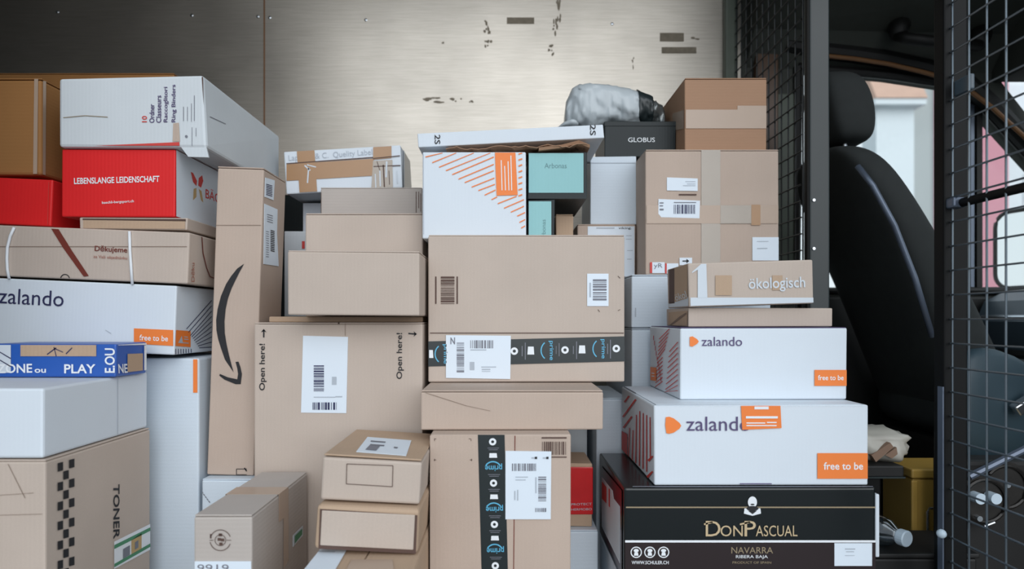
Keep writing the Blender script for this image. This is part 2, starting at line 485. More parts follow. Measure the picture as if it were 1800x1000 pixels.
# cab shell
cabdoor = bmesh.new()
WT = [(1.06, 1.655), (1.40, 1.625), (1.60, 1.595), (1.72, 1.52), (1.93, 1.29), (1.98, 0.85), (1.055, 0.85)]   # window outline x,z
OUT = [(0.86, 1.97), (1.40, 1.97), (1.66, 1.97), (1.80, 1.60), (2.06, 1.27), (2.25, 0.0), (0.86, 0.0)]
def frame_panel(bm, inner, outer, y0, y1):
    n = len(inner)
    A = [[bm.verts.new((x, y, z)) for x, z in pts] for y in (y0, y1) for pts in (inner, outer)]
    for k in range(n):
        k2 = (k+1) % n
        bm.faces.new((A[0][k], A[0][k2], A[1][k2], A[1][k]))
        bm.faces.new((A[2][k], A[2][k2], A[3][k2], A[3][k]))
        bm.faces.new((A[0][k], A[0][k2], A[2][k2], A[2][k]))
        bm.faces.new((A[1][k], A[1][k2], A[3][k2], A[3][k]))
frame_panel(cabdoor, WT, OUT, FY, FY+0.06)
wc_ = struct('wall_cab', cabdoor, 'trim_grey')
obj('pillar_cover', box_bm(0.875, 1.045, FY-0.012, FY-0.002, 0.80, 1.56, bev=0.005), 'trim_green', wc_)
obj('door_card', box_bm(1.06, 2.15, FY-0.03, FY-0.002, 0.0, 0.83, bev=0.01), 'rubber', wc_)
win = struct('window_1', tube_bm([(x, FY-0.008, z) for x, z in WT+WT[:1]], 0.016, 8), 'rubber')
bm = bmesh.new()
a = [bm.verts.new((x, FY+0.03, z)) for x, z in WT]; b = [bm.verts.new((x, FY+0.034, z)) for x, z in WT]
bm.faces.new(a); bm.faces.new(b)
for k in range(len(WT)): bm.faces.new((a[k], a[(k+1) % len(WT)], b[(k+1) % len(WT)], b[k]))
obj('pane', bm, 'glass', win)
obj('divider', box_bm(1.702, 1.722, FY-0.01, FY+0.045, 0.85, 1.53), 'rubber', win)
obj('divider', box_bm(1.668, 1.678, FY-0.006, FY+0.045, 0.85, 1.55), 'rubber', win)
obj('guide_rail', box_bm(1.684, 1.697, FY-0.004, FY+0.045, 0.85, 1.545), 'steel_edge', win)
# headliner: slanted side and flat roof
bm = bmesh.new()
rings = [[(0.875, y, z) for y, z in ((FY, 1.655), (2.22, 1.76), (2.05, 1.86), (1.7, 1.90), (1.38, 1.90), (1.38, 1.97), (FY, 1.97))],
         [(1.80, y, z) for y, z in ((FY, 1.655), (2.22, 1.76), (2.05, 1.84), (1.7, 1.86), (1.38, 1.86), (1.38, 1.97), (FY, 1.97))]]
rings[1] = [(x, y, z-0.02) for x, y, z in rings[1]]
struct('ceiling_cab', loft_bm(rings), 'trim_grey')
struct('trim_2', tube_bm([Pt(px, py, FY-0.03) for px, py in ((1380, 78), (1440, 88), (1500, 95), (1560, 104), (1620, 117), (1660, 128), (1700, 146), (1745, 186), (1800, 245), (1850, 300))], 0.030, 10), 'rubber')
struct('trim_3', tube_bm([Pt(px, py, FY-0.062) for px, py in ((1440, 97), (1500, 103), (1560, 112), (1620, 126), (1660, 137), (1695, 152), (1745, 190), (1800, 240), (1850, 292))], 0.0075, 8), 'trim_brown')
struct('trim_4', box_bm(0.90, 0.98, FY-0.03, FY-0.002, 1.2, 1.95, bev=0.004), 'brown_bright')
# windscreen with its pillars, near cab door
ws = struct('window_2', tube_bm([(2.17, 0.84, 0.86), (1.865, 0.84, 1.59), (1.865, 2.24, 1.59), (2.17, 2.24, 0.86)], 0.02, 8), 'trim_grey')
bm = bmesh.new()
qa = [(2.17, 0.84, 0.86), (1.865, 0.84, 1.59), (1.865, 2.24, 1.59), (2.17, 2.24, 0.86)]
a = [bm.verts.new(p) for p in qa]; b = [bm.verts.new((p[0]+0.004, p[1], p[2])) for p in qa]
bm.faces.new(a); bm.faces.new(b)
for k in range(4): bm.faces.new((a[k], a[(k+1) % 4], b[(k+1) % 4], b[k]))
obj('pane', bm, 'glass', ws)
struct('trim_5', box_bm(1.76, 1.90, 0.82, 2.30, 1.60, 1.96, bev=0.01), 'trim_grey')
struct('wall_front', box_bm(2.18, 2.25, 0.80, 2.30, 0, 0.86), 'trim_grey')
struct('wall_cab_near', box_bm(1.62, 2.2, 0.74, 0.80, 0, 1.90), 'trim_grey')

# grab handle on the header
gh = empty('grab_handle', Pt(1610, 60, 2.2), 'dark moulded grab handle above the driver door window', 'handle')
def rel(o, pts): return [Vector(p)-o.location for p in pts]
obj('bar', tube_bm(rel(gh, [Pt(1578, 62, 2.17), Pt(1596, 68, 2.14), Pt(1630, 72, 2.13), Pt(1680, 76, 2.13), Pt(1720, 80, 2.16)]), 0.019, 10), 'rubber', gh, True)
obj('mount', tube_bm(rel(gh, [Pt(1580, 40, 2.215), Pt(1580, 50, 2.18), Pt(1578, 64, 2.165)]), [0.036, 0.034, 0.022], 10), 'rubber', gh, True)
obj('mount', tube_bm(rel(gh, [Pt(1722, 60, 2.215), Pt(1722, 68, 2.18), Pt(1720, 80, 2.165)]), [0.036, 0.034, 0.022], 10), 'rubber', gh, True)

# dashboard
da = empty('dashboard', (1.95, 1.4, 0.35), 'blue grey dashboard below the windscreen at right edge', 'dashboard')
prof = [(1.70, 0.62), (1.66, 0.74), (1.69, 0.81), (1.76, 0.845), (1.95, 0.865), (2.16, 0.85), (2.17, 0.35), (1.80, 0.35)]
obj('body', loft_bm([[Vector((x, y, z))-da.location for x, z in prof] for y in (0.86, 2.24)]), 'dash', da)
obj('trim_strip', tube_bm([Vector((1.665, y, 0.755))-da.location for y in (0.88, 1.3, 2.22)], 0.008, 8), 'chrome', da)
obj('lower_panel', box_bm(-0.27, -0.10, -0.52, 0.82, 0.02, 0.30, bev=0.02), 'rubber', da)

# outside mirror with glass facing back
om = empty('wing_mirror', Pt(1796, 505, 2.62), 'black rimmed wing mirror outside the driver window', 'mirror', (0, 0, math.radians(-77)))
def rrect(w, h, r, n=5, y=0.0):
    out = []
    for cx, cz, a0 in ((w/2-r, h-r, 0), (-w/2+r, h-r, 90), (-w/2+r, r, 180), (w/2-r, r, 270)):
        for k in range(n+1):
            t = math.radians(a0+90*k/n); out.append(Vector((cx+r*math.cos(t), y, cz+r*math.sin(t))))
    return out
ring = rrect(0.22, 0.32, 0.06)
obj('rim', tube_bm(ring+ring[:2], 0.009, 8), 'rubber', om, True)
obj('housing', loft_bm([rrect(0.22, 0.32, 0.06, y=0.004), rrect(0.20, 0.30, 0.06, y=0.05), [p+Vector((0, 0, 0.05)) for p in rrect(0.12, 0.20, 0.05, y=0.09)]]), 'rubber', om)
obj('mirror_glass', loft_bm([rrect(0.21, 0.31, 0.055, y=-0.002), rrect(0.21, 0.31, 0.055, y=0.001)]), 'mirror', om)
obj('arm', tube_bm([(0.05, 0.05, 0.03), (0.02, -0.02, -0.05), (-0.16, -0.12, -0.06)], 0.014, 8), 'rubber', om)

# ------------------------------------------------------------------ driver's seat
seat = empty('driver_seat', (1.35, 1.95, 0.0), 'black fabric driver seat with headrest behind the cage doorway', 'seat')
SL = seat.location
def rrxy(x0, x1, y0, y1, z, r=0.35, tilt=0.0):
    xm, ym = (x0+x1)/2, (y0+y1)/2; hx, hy = (x1-x0)/2, (y1-y0)/2
    out = []
    for a in range(12):
        t = 2*math.pi*a/12
        c, s_ = math.cos(t), math.sin(t)
        f = lambda v: math.copysign(abs(v)**0.45, v)
        out.append(Vector((xm+hx*f(c), ym+hy*f(s_), z+tilt*f(c)))-SL)
    return out
br = [(1.32, 1.53, 1.74, 2.18, 0.36), (1.25, 1.45, 1.72, 2.20, 0.50), (1.155, 1.335, 1.715, 2.20, 0.75), (1.10, 1.265, 1.715, 2.20, 0.88),
      (1.05, 1.195, 1.715, 2.20, 1.00), (0.995, 1.13, 1.73, 2.19, 1.12), (0.965, 1.085, 1.76, 2.16, 1.20), (0.95, 1.055, 1.82, 2.10, 1.245), (0.965, 1.03, 1.88, 2.04, 1.262)]
o = obj('backrest', loft_bm([rrxy(*q) for q in br]), 'seat_black', seat); subsurf(o, 2)
obj('lit_edge', tube_bm([Vector(p)-SL for p in ((1.155, 1.716, 0.70), (1.105, 1.712, 0.86), (1.05, 1.712, 1.0), (1.0, 1.725, 1.11), (0.975, 1.755, 1.17))], 0.008, 8), 'steel_edge', seat, True)  # pale tube standing for the light along the backrest's rear edge
hr = [(0.985, 1.065, 1.84, 2.00, 1.262), (0.955, 1.085, 1.82, 2.015, 1.29), (0.935, 1.085, 1.815, 2.02, 1.36), (0.925, 1.065, 1.82, 2.015, 1.43), (0.93, 1.04, 1.84, 2.00, 1.465), (0.955, 1.01, 1.87, 1.97, 1.478)]
o = obj('headrest', loft_bm([rrxy(*q) for q in hr]), 'seat_black', seat); subsurf(o, 2)
for y in (1.88, 1.96):
    obj('headrest_post', tube_bm([Vector((1.005, y, 1.20))-SL, Vector((1.01, y, 1.30))-SL], 0.006, 8), 'chrome', seat)
cu_ = [(1.24, 1.60, 1.72, 2.20, 0.40), (1.24, 1.63, 1.70, 2.22, 0.48), (1.26, 1.63, 1.70, 2.22, 0.57), (1.28, 1.62, 1.73, 2.19, 0.62), (1.34, 1.58, 1.80, 2.12, 0.63)]
o = obj('cushion', loft_bm([rrxy(*q) for q in cu_]), 'seat_black', seat); subsurf(o, 2)
side = [[Vector((x, y, z))-SL for y, z in ((1.64, zb), (1.64, zt-0.03), (1.66, zt), (1.70, zt), (1.72, zt-0.03), (1.72, zb))]
        for x, zb, zt in ((1.185, 0.36, 0.62), (1.20, 0.32, 0.665), (1.26, 0.32, 0.68), (1.33, 0.32, 0.665), (1.42, 0.32, 0.60), (1.50, 0.32, 0.585), (1.58, 0.34, 0.59), (1.63, 0.38, 0.58))]
o = obj('side_bolster', loft_bm(side), 'seat_teal', seat); subsurf(o, 1)
obj('pedestal', box_bm(1.28-SL.x, 1.60-SL.x, 1.74-SL.y, 2.18-SL.y, 0.0, 0.40, bev=0.02), 'rubber', seat)
bk = obj('buckle', box_bm(-0.015, 0.015, -0.012, 0.012, 0, 0.06, bev=0.004), 'chrome', seat)
bk.location = Pt(1783, 722, 1.62)-SL; bk.rotation_euler = (0.3, 0.9, 0.2)

# ------------------------------------------------------------------ mesh partition
def mesh_panel(ys, zs, x, r):
    bm = bmesh.new()
    for y in ys: add_tube(bm, [(x, y, zs[0]), (x, y, zs[-1])], r, 6, False)
    for z in zs: add_tube(bm, [(x-2*r, ys[0], z), (x-2*r, ys[-1], z)], r, 6, False)
    return bm
def frange(a, b, s):
    out = []
    while a <= b+1e-6: out.append(a); a += s
    return out
zs = [0.028+0.0455*k for k in range(42)]
fp = empty('mesh_partition', (PX, 2.0, 0.0), 'fixed black wire mesh partition behind the stacked cartons', 'partition')
def loc(o, bmf): return bmf
bm = mesh_panel([y-2.0 for y in frange(1.755, 2.28, 0.0455)], zs, 0.0, 0.0022); obj('wire_mesh', bm, 'dark_wire', fp)
obj('post', box_bm(-0.008, 0.046, -0.30, -0.265, 0, 1.945, bev=0.004), 'teal_metal', fp)
obj('edge_strip', box_bm(-0.014, -0.009, -0.30, -0.285, 0, 1.945), 'black_metal', fp)
obj('rail', box_bm(-0.012, 0.012, -0.262, 0.29, 1.915, 1.945, bev=0.003), 'black_metal', fp)
obj('rail', box_bm(-0.012, 0.012, -0.262, 0.29, 0.86, 0.878, bev=0.003), 'black_metal', fp)
for z in (Zp(352, 1.7), Zp(437, 1.7)):
    obj('bolt', tube_bm([(0.002, -0.304, z), (0.002, -0.299, z)], 0.004, 8), 'chrome', fp)

np_ = empty('mesh_partition', (0.85, 0.85, 0.0), 'near wire mesh panel right of the cage doorway', 'partition')
bm = mesh_panel([y-0.85 for y in frange(0.826, 1.215, 0.0432)], [0.010+0.0462*k for k in range(42)], 0.006, 0.0019); obj('wire_mesh', bm, 'wire', np_)
obj('post', box_bm(-0.010, 0.008, 0.365, 0.395, 0, 1.945, bev=0.003), 'black_metal', np_)
obj('edge_strip', box_bm(-0.0135, -0.0108, 0.364, 0.378, 0, 0.62), 'steel_edge', np_)  # paler strip standing for light on the post's lower edge
obj('door_tube', box_bm(0.024, 0.058, 0.395, 0.425, 0, 1.945, bev=0.004), 'black_metal', np_)
obj('cross_bar', tube_bm([(0.012, 0.385, Zp(362, 1.235)), (0.012, -0.03, Zp(362, 1.235)-0.002)], 0.0085, 12), 'black_metal', np_, True)
obj('weld_bracket', box_bm(-0.006, 0.02, 0.345, 0.372, Zp(368, 1.22), Zp(350, 1.22), bev=0.004), 'steel_edge', np_)
obj('blue_plate', box_bm(0.010, 0.020, 0.325, 0.368, Zp(165, 1.2), Zp(137, 1.2), bev=0.003), M['dash'], np_)  # plate standing in for an unidentified blue patch
obj('front_post', box_bm(-0.010, 0.010, -0.045, -0.025, 0, 1.945, bev=0.003), 'black_metal', np_)
obj('rail', box_bm(-0.010, 0.010, -0.03, 0.365, 1.918, 1.945, bev=0.003), 'black_metal', np_)
pk = Pt(1655, 938, 1.205)-np_.location
bm = bmesh.new(); bmesh.ops.create_uvsphere(bm, u_segments=14, v_segments=10, radius=0.0085, matrix=Matrix.Translation((pk.x, pk.y, pk.z)))
obj('knob', bm, 'white_plastic', np_, True)

# ------------------------------------------------------------------ things low in the cab
tb = empty('tool_chest', (1.10, 1.50, 0.0), 'mustard yellow steel chest standing in the cab doorway', 'chest')
obj('body', box_bm(-0.137, 0.26, 0, 0.12, 0.0, 0.372, bev=0.004), 'mustard', tb)
obj('lid', box_bm(-0.141, 0.264, -0.004, 0.124, 0.374, 0.396, bev=0.004), 'mustard', tb)
obj('rim', box_bm(-0.143, -0.128, -0.007, 0.0, 0.0, 0.370, bev=0.003), 'mustard', tb)
hd = [Pt(px, py, 1.488)-tb.location for px, py in ((1650, 893), (1633, 893), (1630, 900), (1630, 935), (1634, 941), (1652, 941))]
obj('latch', tube_bm(hd, 0.003, 8), 'chrome', tb)
cr = empty('storage_crate', (0.88, 1.45, 0.0), 'black plastic crate under the crumpled bag', 'crate')
obj('body', box_bm(-0.085, -0.02, 0.0, 0.04, 0.0, 0.388, bev=0.004), 'black_metal', cr)
obj('lid', box_bm(-0.088, 0.030, -0.004, 0.20, 0.389, 0.416, bev=0.004), 'rubber', cr)
obj('rim', box_bm(-0.088, 0.030, -0.008, -0.004, 0.388, 0.392), 'teal_metal', cr)
st = empty('step_box', (0.84, 1.29, 0.0), 'low black box the plastic bottle lies on', 'box')
obj('body', box_bm(-0.10, 0.12, 0.0, 0.14, 0.0, 0.264, bev=0.005), 'rubber', st)
obj('lid', box_bm(-0.103, 0.123, -0.003, 0.143, 0.265, 0.275, bev=0.003), 'rubber', st)
# bottle lying towards the camera
bo = empty('plastic_bottle', (0.765, 1.40, 0.3065), 'clear plastic bottle with white cap lying right of the wine case', 'bottle', (math.radians(90), 0, math.radians(22)))
def lathe_bm(prof, n=20):
    return loft_bm([[Vector((r*math.cos(2*math.pi*k/n), r*math.sin(2*math.pi*k/n), z)) for k in range(n)] for r, z in prof])
obj('body', lathe_bm([(0.020, -0.02), (0.031, -0.012), (0.031, 0.07), (0.026, 0.09), (0.014, 0.105), (0.013, 0.112)]), 'film', bo, True)
obj('cap', lathe_bm([(0.0155, 0.110), (0.0165, 0.112), (0.0165, 0.126), (0.0145, 0.128)]), 'white_plastic', bo)
# crumpled bag
def bag_bm(c, sx, sy, sz, seed, amp, nu=28, nv=16, shape=None):
    rg = random.Random(seed); from mathutils import noise
    bm = bmesh.new(); bmesh.ops.create_uvsphere(bm, u_segments=nu, v_segments=nv, radius=1.0)
    for v in bm.verts:
        p = v.co.copy()
        n = noise.noise(p*2.3+Vector((seed, 0, 0)))*1.0+noise.noise(p*5.1+Vector((0, seed, 0)))*0.55+noise.noise(p*11+Vector((0, seed, 3)))*0.25
        q = Vector((math.copysign(abs(p.x)**0.6, p.x), math.copysign(abs(p.y)**0.7, p.y), math.copysign(abs(p.z)**0.7, p.z)))*(1+amp*n)
        if shape: q = shape(q)
        v.co = Vector((q.x*sx, q.y*sy, q.z*sz))
        if v.co.z < -sz*0.92: v.co.z = -sz*0.92
    bmesh.ops.translate(bm, verts=bm.verts, vec=Vector(c))
    return bm
cb_ = empty('carrier_bag', (0.88, 1.54, 0.416), 'crumpled white and brown bag on the black crate', 'bag')
obj('body', bag_bm((0, 0, 0.034), 0.075, 0.075, 0.039, 5, 0.20), 'soil_bag', cb_, True)
bm = bmesh.new()
for pl in ([(1532, 800), (1565, 778), (1571, 786), (1540, 812)], [(1556, 800), (1576, 786), (1578, 798), (1568, 806)]):
    bm.faces.new([bm.verts.new(Pt(px, py, 1.462)-cb_.location) for px, py in pl])
r_ = bmesh.ops.extrude_face_region(bm, geom=list(bm.faces)); bmesh.ops.translate(bm, verts=[v for v in r_['geom'] if isinstance(v, bmesh.types.BMVert)], vec=(0, 0.02, 0))
obj('print', bm, 'bag_brown', cb_)
# mechanism plate behind the near mesh
D_ = 1.36
mp = empty('seat_mechanism', (1.08, D_, 0.0), 'greasy steel seat mechanism with two white knobs behind near mesh', 'mechanism')
ML = mp.location
def cyl(px, py, r, d0, d1, n=28):
    a = Pt(px, py, D_); return tube_bm([Vector((a.x, D_+d0, a.z))-ML, Vector((a.x, D_+d1, a.z))-ML], r, n)
obj('base', box_bm(-0.10, 0.16, 0.03, 0.10, 0.0, 0.44, bev=0.01), 'rubber', mp)
obj('disc', cyl(1730, 880, 0.056, 0.0, 0.03), 'grime', mp)
obj('disc', cyl(1775, 858, 0.054, 0.012, 0.03), 'grime', mp)
for px, py in ((1730, 880), (1775, 858)):
    a = Pt(px, py, D_)
    obj('disc_ring', tube_bm([Vector((a.x+0.045*math.cos(t), D_-0.002+(0.012 if px > 1750 else 0), a.z+0.045*math.sin(t)))-ML for t in [k*math.pi/14 for k in range(29)]], 0.004, 6), 'grime', mp)
obj('knob', cyl(1711, 872, 0.0115, -0.022, 0.0, 18), 'white_plastic', mp)
obj('knob', cyl(1738, 872, 0.0115, -0.022, 0.0, 18), 'white_plastic', mp)
obj('bolt', cyl(1718, 910, 0.006, -0.008, 0.0, 10), 'chrome', mp)
obj('bolt', cyl(1770, 852, 0.006, -0.004, 0.012, 10), 'chrome', mp)
a, b = Pt(1703, 838, D_-0.01), Pt(1800, 790, D_-0.01)
obj('lever', tube_bm([a-ML, b-ML, b+(b-a)*0.5-ML], 0.0075, 8), 'steel_edge', mp)
a, b = Pt(1730, 925, D_-0.01), Pt(1748, 918, D_-0.01)
obj('clip', tube_bm([a-ML, b-ML], 0.003, 8), 'chrome', mp)

# ------------------------------------------------------------------ outside, beyond the driver window
g = struct('ground', box_bm(-30, 30, -30, 30, -0.62, -0.55), 'asphalt')
def house(name, label, x0, x1, y, h, mat, roofh=0, wins=(), dp=3.0):
    e = empty(name, ((x0+x1)/2, y, -0.55), label, 'building'); L = e.location
    obj('wall', box_bm(x0-L.x, x1-L.x, 0, dp, 0, h), mat, e)
    if roofh:
        bm = bmesh.new()
        add_box(bm, x0-L.x-0.2, x1-L.x+0.1, -0.3, dp, h, h+0.14)
        obj('eaves', bm, 'facade_white', e)
        obj('roof', loft_bm([[(x, -0.35, h+0.14), (x, dp*0.6, h+0.14+roofh), (x, dp+0.2, h+0.14)] for x in (x0-L.x-0.2, x1-L.x+0.1)]), 'roof_tile', e)
    for wx, wz, ww, wh in wins:
        f = obj('window_frame', box_bm(wx-L.x-0.06, wx-L.x+ww+0.06, -0.03, 0.0, wz-0.06, wz+wh+0.06), 'facade_white', e)
        obj('pane', box_bm(wx-L.x, wx-L.x+ww, -0.045, -0.031, wz, wz+wh), 'win_dark', f)
    return e
house('street_house', 'pale rendered house with terracotta roof beyond the driver window', 8.95, 9.86, 15.3, 6.35, 'facade_white', 1.3, ((9.25, 2.6, 0.3, 1.2),), dp=0.6)
house('street_house', 'tall grey house front beside the red facade outside', 10.16, 10.80, 16.0, 14.0, 'facade_grey', dp=0.05)
house('street_house', 'tall rose red house front seen past the headrest', 10.92, 12.76, 16.1, 14.0, 'facade_pink')
house('street_house', 'white house front right of the rose red one', 12.9, 21.0, 16.6, 7.4, 'facade_white', 0, ((13.6, 3.4, 0.9, 1.6),))
p = empty('street_drain_pipe', (10.862, 15.9, -0.55), 'pale drain pipe between grey and rose house fronts', 'pipe')
obj('pipe', tube_bm([(0, 0, 0), (0, 0, 13)], 0.05, 10), 'ink_white', p)
p = empty('street_shutter', (11.04, 15.98, -0.55), 'red painted panel along the edge of the rose house', 'panel')
obj('panel', box_bm(-0.10, 0.12, 0, 0.08, 0, 13), 'facade_red', p)

# ------------------------------------------------------------------ cartons: right stack
B = Box('cardboard_box', 'white carton on the floor under the black wine case', 'box', 1097, 1538, 1.19, 0, 0.2500, 0.29, 'white_low', seam='x')
wc = Box('wine_case', 'glossy black wine case with gold lettering at the bottom right', 'wine case', 1097, 1540, 1.18, 0.2515, 0.4365, 0.31, 'black_gloss', bev=0.004)
wc.rects('lower_band', 'front', [(1098, 953, 1539, 1034)], 'brown_gloss', 1)
wc.rects('band_line', 'front', [(1098, 949, 1540, 953)], 'ink_white', 1)
wc.rects('thin_line', 'front', [(1100, 890, 1538, 892.5)], 'ink_gold', 1)
T = wc.text('lettering', 'front', 'D', (1240, 942), (1266, 942), 27, 'ink_cream', 2)
wc.text('lettering', 'front', 'ON', (1266, 942), (1305, 942), 19, 'ink_cream', 2)
wc.text('lettering', 'front', 'P', (1308, 942), (1328, 942), 27, 'ink_cream', 2)
wc.text('lettering', 'front', 'ASCUAL', (1328, 942), (1401, 942), 19, 'ink_cream', 2)
wc.ink('lettering', 'front', [line(1237, 921, 1252, 917, 3), line(1300, 921, 1318, 917, 3)], 'ink_cream', 2)
wc.text('lettering', 'front', 'NAVARRA', (1285, 972), (1358, 972), 11, 'ink_gold', 2)
wc.text('lettering', 'front', 'RIBERA BAJA', (1293, 982), (1349, 982), 7, 'ink_white', 2)
wc.text('lettering', 'front', 'PRODUCT OF SPAIN', (1287, 990), (1355, 990), 4, 'ink_gold', 2)
wc.text('lettering', 'front', 'WWW.SCHULER.CH', (1110, 991), (1175, 991), 6, 'ink_white', 2, bold=0.01)
for cx_ in (1118, 1142, 1166):
    wc.ink('care_icon', 'front', wc.arc(cx_, 970, 8.2, 10) + [disc(cx_, 970-3, 4.5, 3), [(cx_-3, 970), (cx_+3, 970), (cx_+4, 976), (cx_-4, 976)]], 'ink_white', 2)
em = wc.ink('emblem', 'front', [disc(1322, 882, 8, 10), [(1308, 893), (1336, 893), (1337, 902), (1322, 906), (1307, 902)]], 'ink_white', 2)
wc.ink('emblem_detail', 'front', [disc(1322, 893, 10.5, 4.5), disc(1322, 886, 3.5, 1.4), [(1314, 897), (1330, 897), (1322, 903)]], 'ink', 3, em)
lb = wc.sheet('sticker', 'front', [(1466, 954), (1532, 954), (1532, 994), (1466, 994)], 'paper', 2)
wc.rects('print', 'front', [(1484, 963, 1502, 965), (1486, 968, 1500, 969.5), (1484, 975, 1501, 976)], 'ink_pale', 4, lb)
wc.ink('side_print', 'left', [[(1057, 818), (1094, 862), (1094, 1010), (1057, 932)]], 'maroon_gloss', 1)
ls = wc.sheet('shipping_label', 'left', [(1059, 838), (1078, 862), (1080, 876), (1091, 890), (1091, 990), (1059, 925)], 'paper_dull', 2)
wc.ink('print', 'left', [[(1060, 846), (1068, 856), (1068, 885), (1060, 876)], [(1072, 858), (1074, 860), (1074, 892), (1072, 889)]], 'ink_red', 4, ls)
obj('end_strip', box_bm(wc.w/2+0.0012, wc.w/2+0.009, 0.004, 0.20, 0.055, 0.172, bev=0.002), 'white', wc.root)
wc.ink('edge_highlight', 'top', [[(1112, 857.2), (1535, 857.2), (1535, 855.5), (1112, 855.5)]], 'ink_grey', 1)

z1 = Box('shoe_carton', 'larger white shoe carton with orange sticker over its logo', 'box', 1150, 1526, 1.193, 0.4385, 0.588, 0.325, 'white')
z1.text('logo_text', 'front', 'zalando', (1206, 757), (1318, 757), 25, 'ink_purple', 2)
z1.ink('logo', 'front', [[(1170, 733), (1176, 732), (1184, 735), (1194, 743), (1197, 748), (1194, 753), (1184, 760), (1176, 762), (1171, 761), (1169, 747)]], 'ink_orange', 2)
k = z1.sheet('orange_sticker', 'front', [(1302, 713), (1371, 713), (1373, 752), (1304, 755)], 'ink_orange', 3)
z1.rects('print', 'front', [(1325, 714, 1350, 719), (1310, 731, 1366, 735), (1311, 742, 1344, 744), (1311, 746.5, 1364, 748.5), (1347, 741, 1364, 743)], 'ink_white', 5, k)
z1.rects('slogan_patch', 'front', [(1436, 796, 1525.5, 841)], 'ink_orange', 2)
z1.text('slogan_text', 'front', 'free to be', (1447, 825), (1516, 825), 13, 'ink_white', 3, bold=0.012)
st_ = []
for x0, y0, x1, y1, w_ in ((1099, 707, 1107, 696, 3), (1096, 733, 1119, 702, 3), (1097, 752, 1112, 732, 3), (1141, 810, 1149, 802, 4), (1139, 840, 1149, 829, 4)):
    st_.append(line(x0, y0, x1, y1, w_))
for i, x in enumerate((1110, 1116, 1122, 1128, 1134, 1140, 1146)):
    t0 = 712+3.5*i; st_.append(line(x-2, 752+4*i if i < 2 else t0+(10 if i < 3 else 0), x-4+0.4*i, 804+5*i-(30 if i > 5 else 0), 1.6))
z1.ink('stripe_print', 'left', st_, 'ink_red', 2)
z1.ink('slogan_patch', 'left', [[(1094, 757), (1104, 763), (1104, 801), (1094, 790)]], 'ink_red', 2)
z1.rects('lid_line', 'front', [(1151, 712.6, 1526, 714)], 'ink_grey', 1)
z1.ink('lid_edge', 'top', [line(1096, 679.5, 1118, 692, 1.2)], 'ink_grey', 1)
z1.rects('tab_slot', 'front', [(1300, 849, 1356, 851)], 'ink_purple', 1)
obj('lid', box_bm(-z1.w/2+0.004, z1.w/2-0.012, 0.003, z1.d-0.004, z1.h+0.0001, z1.h+0.0012, bev=0.0005, seg=1), 'white', z1.root)

z2 = Box('shoe_carton', 'smaller white shoe carton topmost of the two with orange logos', 'box', 1195, 1489, 1.261, 0.5900, 0.7315, 0.255, 'white')
z2.text('logo_text', 'front', 'zalando', (1233, 608), (1304, 608), 16, 'ink_purple', 2)
z2.ink('logo', 'front', [[(1212, 592), (1217, 591), (1225, 596), (1228, 600), (1225, 604), (1217, 609), (1212, 608)]], 'ink_orange', 2)
z2.rects('slogan_patch', 'front', [(1431, 650, 1489, 678)], 'ink_orange', 2)
z2.text('slogan_text', 'front', 'free to be', (1437, 668), (1482, 668), 9, 'ink_white', 3, bold=0.012)
st_ = []
for i in range(13):
    y = 586+7*i; st_.append(line(1160-0.6*i, y+10, 1178-1.6*i if i < 6 else 1166, y-8 if i < 6 else y, 1.3))
for i in range(10):
    y = 612+9.5*i; st_.append(line(1178-1.0*i, y+6, 1193, y-11, 1.3))
for i in range(9):
    st_.append(line(1150+1.6*i, 590+9*i, 1150+1.6*i, 598+9*i, 1.0))
z2.ink('stripe_print', 'left', st_, 'ink_red', 2)
z2.ink('slogan_patch', 'left', [[(1144.5, 645), (1155, 646), (1155, 670), (1144.5, 668)]], 'ink_orange', 2)
z2.ink('print', 'left', [[(1147, 655), (1152, 655.5), (1152, 657), (1147, 656.5)], [(1147, 660), (1152, 660.5), (1152, 662), (1147, 661.5)]], 'ink_white', 3)
obj('lid', box_bm(-z2.w/2+0.002, z2.w/2-0.002, 0.001, z2.d-0.003, z2.h+0.0001, z2.h+0.0012), 'ink_purple', z2.root)

fl = Box('cardboard_box', 'thin plain brown mailer between the white shoe carton and ecological box', 'box', 1210, 1463, 1.29, 0.7335, 0.7715, 0.17, 'kraft', bev=0.002)
fl.ink('open_flap', 'left', [[(1176, 549), (1209, 546), (1209, 573), (1176, 573)]], 'kraft_warm', 1)
fl.ink('fold', 'left', [[(1178, 573), (1196, 556), (1208, 549), (1208, 552), (1198, 560), (1182, 573)]], 'ink_seam', 2)

ok = Box('cardboard_box', 'shallow brown box marked with a large white 1 and ökologisch', 'box', 1212, 1431, 1.275, 0.7770, 0.8640, 0.165, 'kraft', roll=1.6)
ok.rects('white_band', 'front', [(1213, 523, 1431, 538)], 'paper_dull', 1)
ok.ink('white_band', 'left', [[(1176, 533), (1211, 522), (1211, 538), (1176, 548)]], 'paper_dull', 1)
ok.ink('numeral', 'front', [[(1216, 478), (1232, 460), (1241, 460), (1243, 523), (1226, 523), (1226, 474), (1216, 480)]], 'paper_dull', 2)
ok.text('lettering', 'front', 'ökologisch', (1316, 514), (1415, 511), 25, 'paper_dull', 2, bold=0.01)
ok.rects('tape', 'front', [(1257, 484, 1286, 519)], 'kraft_warm', 2)
ok.rects('tape', 'front', [(1357, 484, 1375, 510)], 'kraft_warm', 1)
ok.ink('end_shade', 'left', [[(1177, 474), (1187, 470.5), (1187, 533), (1177, 534)]], 'ink_brown', 1)  # dark of the open end painted flat on the side
ok.ink('inner_panel', 'left', [[(1187, 470.5), (1210, 464), (1210, 524), (1187, 531)]], 'kraft_warm', 2)
